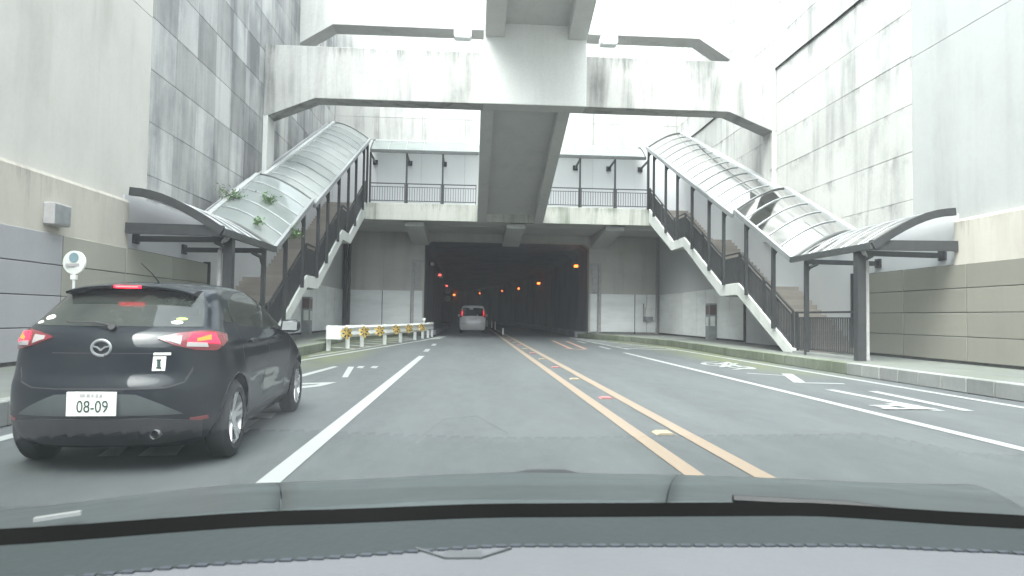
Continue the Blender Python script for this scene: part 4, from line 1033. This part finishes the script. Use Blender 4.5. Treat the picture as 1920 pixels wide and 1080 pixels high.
MB().tube([(HX+.05, HY+.95, 1.478), (HX+.03, HY+.85, 1.56), (HX+.0, HY+.70, 1.65)], [.008, .005, .003], 6).build('antenna', M['black_pl'], hb, True)
S.patch('tailgate_groove', M['black_pl'], hb, [(-S.uy(.38, .845), .845), (0.0001, .845), (S.uy(.38, .845), .845)], [(-S.uy(.38, .85), .8495), (0.0001, .8495), (S.uy(.38, .85), .8495)], 1, .001, 1, 6, .004)

# low greenhouse: settle the roof, then turn the whole car a little to the left
def tree(o):
    yield o
    for c in o.children: yield from tree(c)
bpy.context.view_layer.update()
for o in tree(hb):
    if o.type == 'MESH':
        for v in o.data.vertices:
            if v.co.z > 1.03: v.co.z = 1.03 + (v.co.z-1.03)*.80
hb.rotation_euler.z = R(3.5); hb.scale = (.88, 1, 1)

# --- silver van in the tunnel
VT = [(.20, .10, 4.2, .78, .25, .6), (.35, .02, 4.3, .84, .25, .6), (.55, .0, 4.35, .865, .25, .6), (.75, .03, 4.3, .87, .25, .6), (1.0, .07, 3.8, .86, .25, .6), (1.15, .10, 3.4, .845, .25, .5),
      (1.45, .17, 3.0, .79, .25, .4), (1.70, .26, 2.7, .72, .25, .4), (1.78, .34, 2.6, .66, .25, .4), (1.82, .50, 2.4, .52, .3, .4), (1.84, .9, 2.2, .2, .3, .3)]
VX, VY = .11, 45.0
vn = thing('minivan', 'silver minivan with lit brake lamps driving into the tunnel', 'car', (VX, VY, 0))
V = Shape(VT, (VX, VY, 0), 2.6, 3.6, (.75, 3.3), 0.0)
V.body('body', M['car_silver'], vn, 40, True, .34)
V.patch('rear_window', M['tint'], vn, [(-V.uy(.66, z), z) for z in (1.13, 1.3, 1.5, 1.66)], [(V.uy(.66, z), z) for z in (1.13, 1.3, 1.5, 1.66)], 1, .004, 16, 4)
for sg in (1, -1):
    tl = V.patch('tail_lamp', M['lens_red'], vn, [(V.uy(.70, 1.05), 1.05), (V.uy(.69, 1.3), 1.3), (V.uy(.67, 1.5), 1.5)], [(V.ux(.24, 1.05), 1.05), (V.ux(.27, 1.3), 1.3), (V.ux(.3, 1.5), 1.5)], sg, .01, 4, 4)
    V.patch('brake_glow', M['brake'], tl, [(V.uy(.73, 1.1), 1.12), (V.uy(.70, 1.45), 1.45)], [(V.ux(.16, 1.12), 1.12), (V.ux(.24, 1.45), 1.45)], sg, .016, 4, 4)
    V.patch('side_window', M['tint'], vn, [(V.ux(x, 1.1), 1.12) for x in (.6, 1.4, 2.2, 2.9)], [(V.ux(x, 1.6), z) for x, z in ((.7, 1.6), (1.4, 1.64), (2.2, 1.62), (2.7, 1.4))], sg, .004, 6, 4)
    for a in V.ax: wheel(vn, VX+sg*.76, VY+a, .31, .31, .19, .18, sg)
    MB().box(VX+sg*.88, VX+sg*1.02, VY+2.6, VY+2.72, 1.08, 1.24).build('side_mirror', M['car_silver'], vn, bevel=.03)
pl = MB().box(VX-.165, VX+.165, VY+.03, VY+.045, .86, 1.02).build('number_plate', M['plate'], vn)
MB().box(VX-.26, VX+.26, VY+.045, VY+.075, .82, 1.08).build('plate_panel', M['car_silver'], vn, bevel=.01)
V.patch('bumper_seam', M['grey_steel'], vn, [(-V.uy(.8, .62), .62), (.0001, .62), (V.uy(.8, .62), .62)], [(-V.uy(.8, .62), .635), (.0001, .635), (V.uy(.8, .62), .635)], 1, .003, 1, 6)
MB().box(VX-.22, VX+.02, VY+.17, VY+.19, 1.56, 1.64).build('high_lamp', M['plate'], vn)
MB().tube([(VX+.30, VY+.05, 1.05), (VX+.30, VY+.10, 1.22)], .025, 6).build('rear_wiper', M['plate'], vn)

# ------------------------------------------------------------ our own car: cowl, windscreen, dashboard
oc = thing('car_interior', 'grey dashboard, windscreen and bonnet of the near car along the bottom edge', 'car', (0, .9, .8)); oc.name = 'own_car'
def lerp_tab(tab, x):
    if x <= tab[0][0]: return tab[0][1]
    for (a, va), (b_, vb) in zip(tab, tab[1:]):
        if x <= b_:
            t_ = (x-a)/(b_-a); t_ = t_*t_*(3-2*t_)*.5 + t_*.5; return va+(vb-va)*t_
    return tab[-1][1]
BF = [(-1.31, .615), (-.54, .693), (.16, .722), (.58, .715), (1.32, .690)]        # front lip heights at Y=1.9
BR = [(-.79, .795), (-.33, .826), (.0, .838), (.55, .842), (.93, .82)]              # rear edge heights at Y=1.15
def bon(s_, t_):   # s_ -1..1 across, t_ 0 rear .. 1 front
    y = 1.13 + .77*t_; xa = -.02+.95*s_; xb = .02+1.42*s_; x = xa + (xb-xa)*t_
    zr_ = lerp_tab(BR, xa); zf_ = lerp_tab(BF, xb); z = zr_ + (zf_-zr_)*t_ + .012*math.sin(math.pi*t_)
    return (x, y - .10*s_*s_*(1-t_), z)
for (s0, s1, f0, f1) in ((-1, -.297, -1, -.381), (-.294, .358, -.379, .396), (.361, 1, .399, 1)):
    m = MB(); na, nb = 20, 8
    for i in range(na+1):
        for j in range(nb+1): q = j/nb; sa, sb = s0+(f0-s0)*q, s1+(f1-s1)*q; m.v.append(bon(sa+(sb-sa)*i/na, q))
    for i in range(na):
        for j in range(nb): m.f.append((i*(nb+1)+j, i*(nb+1)+j+1, (i+1)*(nb+1)+j+1, (i+1)*(nb+1)+j))
    o = m.build('cowl_panel', M['bonnet'], oc, True); sd = o.modifiers.new('s', 'SOLIDIFY'); sd.thickness = .02; sd.offset = -1
    if o.data.polygons[0].normal.z < 0: o.data.flip_normals()
MB().prism([(-.085, 0), (.085, 0), (.05, .008), (-.05, .008)], lambda u, v, t: (.215+u, t, .722+v), 1.84, 1.90).build('washer_nozzle', M['black_pl'], oc)
# dashboard: plan curves
SEAM = [(-.9, .74), (-.58, .84), (-.27, .911), (.05, .966), (.53, .961), (.72, .933), (.95, .87)]
BASE = [(-1.0, .80), (-.65, .945), (-.25, 1.035), (.05, 1.07), (.52, 1.075), (.81, 1.01), (1.0, .93)]
def dash(y0f, y1f, z0f, z1f, nm, mat, n=40, xa=-.95, xb=.98):
    m = MB()
    for i in range(n+1):
        x = xa+(xb-xa)*i/n
        for j in range(5):
            t_ = j/4; m.v.append((x, y0f(x)+(y1f(x)-y0f(x))*t_, z0f(t_)+0*z1f))
    for i in range(n):
        for j in range(4): m.f.append((i*5+j, i*5+j+1, (i+1)*5+j+1, (i+1)*5+j))
    o = m.build(nm, mat, oc, True, False)
    if o.data.polygons[0].normal.z < 0: o.data.flip_normals()
    return o
sm = lambda x: lerp_tab(SEAM, x); bs = lambda x: lerp_tab(BASE, x)
dd = dash(lambda x: .16, lambda x: sm(x), lambda t_: (.818+.012*t_), 0, 'dashboard', M['dash_light'])
dash(lambda x: sm(x), lambda x: bs(x)-.03, lambda t_: .830+.018*t_, 0, 'dash_edge', M['dash_dark'])
dash(lambda x: sm(x)-.003, lambda x: sm(x)+.003, lambda t_: .8312, 0, 'dash_seam', M['dash_dark'])
dash(lambda x: bs(x)-.03, lambda x: bs(x)+.004, lambda t_: .847+.013*t_, 0, 'windscreen_seal', M['seal'])
st = MB(); x = -.9; 
while x < .9:
    st.box(x, x+.014, sm(x)-.0045, sm(x)+.0045, .8285, .8322)
    x += .020
tag(st.build('stitching', M['stitch'], dd), kind='stuff')
st = MB(); st.box(-.03, .02, .918, .945, .822, .832); st.bar((-.03, .922, .830), (-.07, .955, .831), .004); st.bar((.02, .922, .830), (.06, .955, .831), .004)
st.build('sensor_cover', M['emboss'], dd)
WT = math.tan(R(30)); wz = lambda y: .85 + WT*(1.085-y)
g_ = MB(); na, nb = 40, 6
for i in range(na+1):
    q = -1+2*i/na
    for j in range(nb+1):
        t_ = j/nb; x = q*(1.0-.27*t_); y = (1-t_)*(bs(q)+.012) + t_*(-.05-.06*q*q); g_.v.append((x, y, .852+WT*1.13*t_))
for i in range(na):
    for j in range(nb): g_.f.append((i*(nb+1)+j, i*(nb+1)+j+1, (i+1)*(nb+1)+j+1, (i+1)*(nb+1)+j))
g_.build('windscreen', M['windscreen'], oc, True)
m = MB(); m.tube([(.44, 1.13, .852), (.62, 1.11, .848), (.78, 1.06, .835)], .007, 6); m.build('wiper_arm', M['black_pl'], oc, True)
MB().bar((-.72, 1.20, .80), (-.655, 1.22, .806), .012, .006).build('wiper_clip', M['rim'], oc)
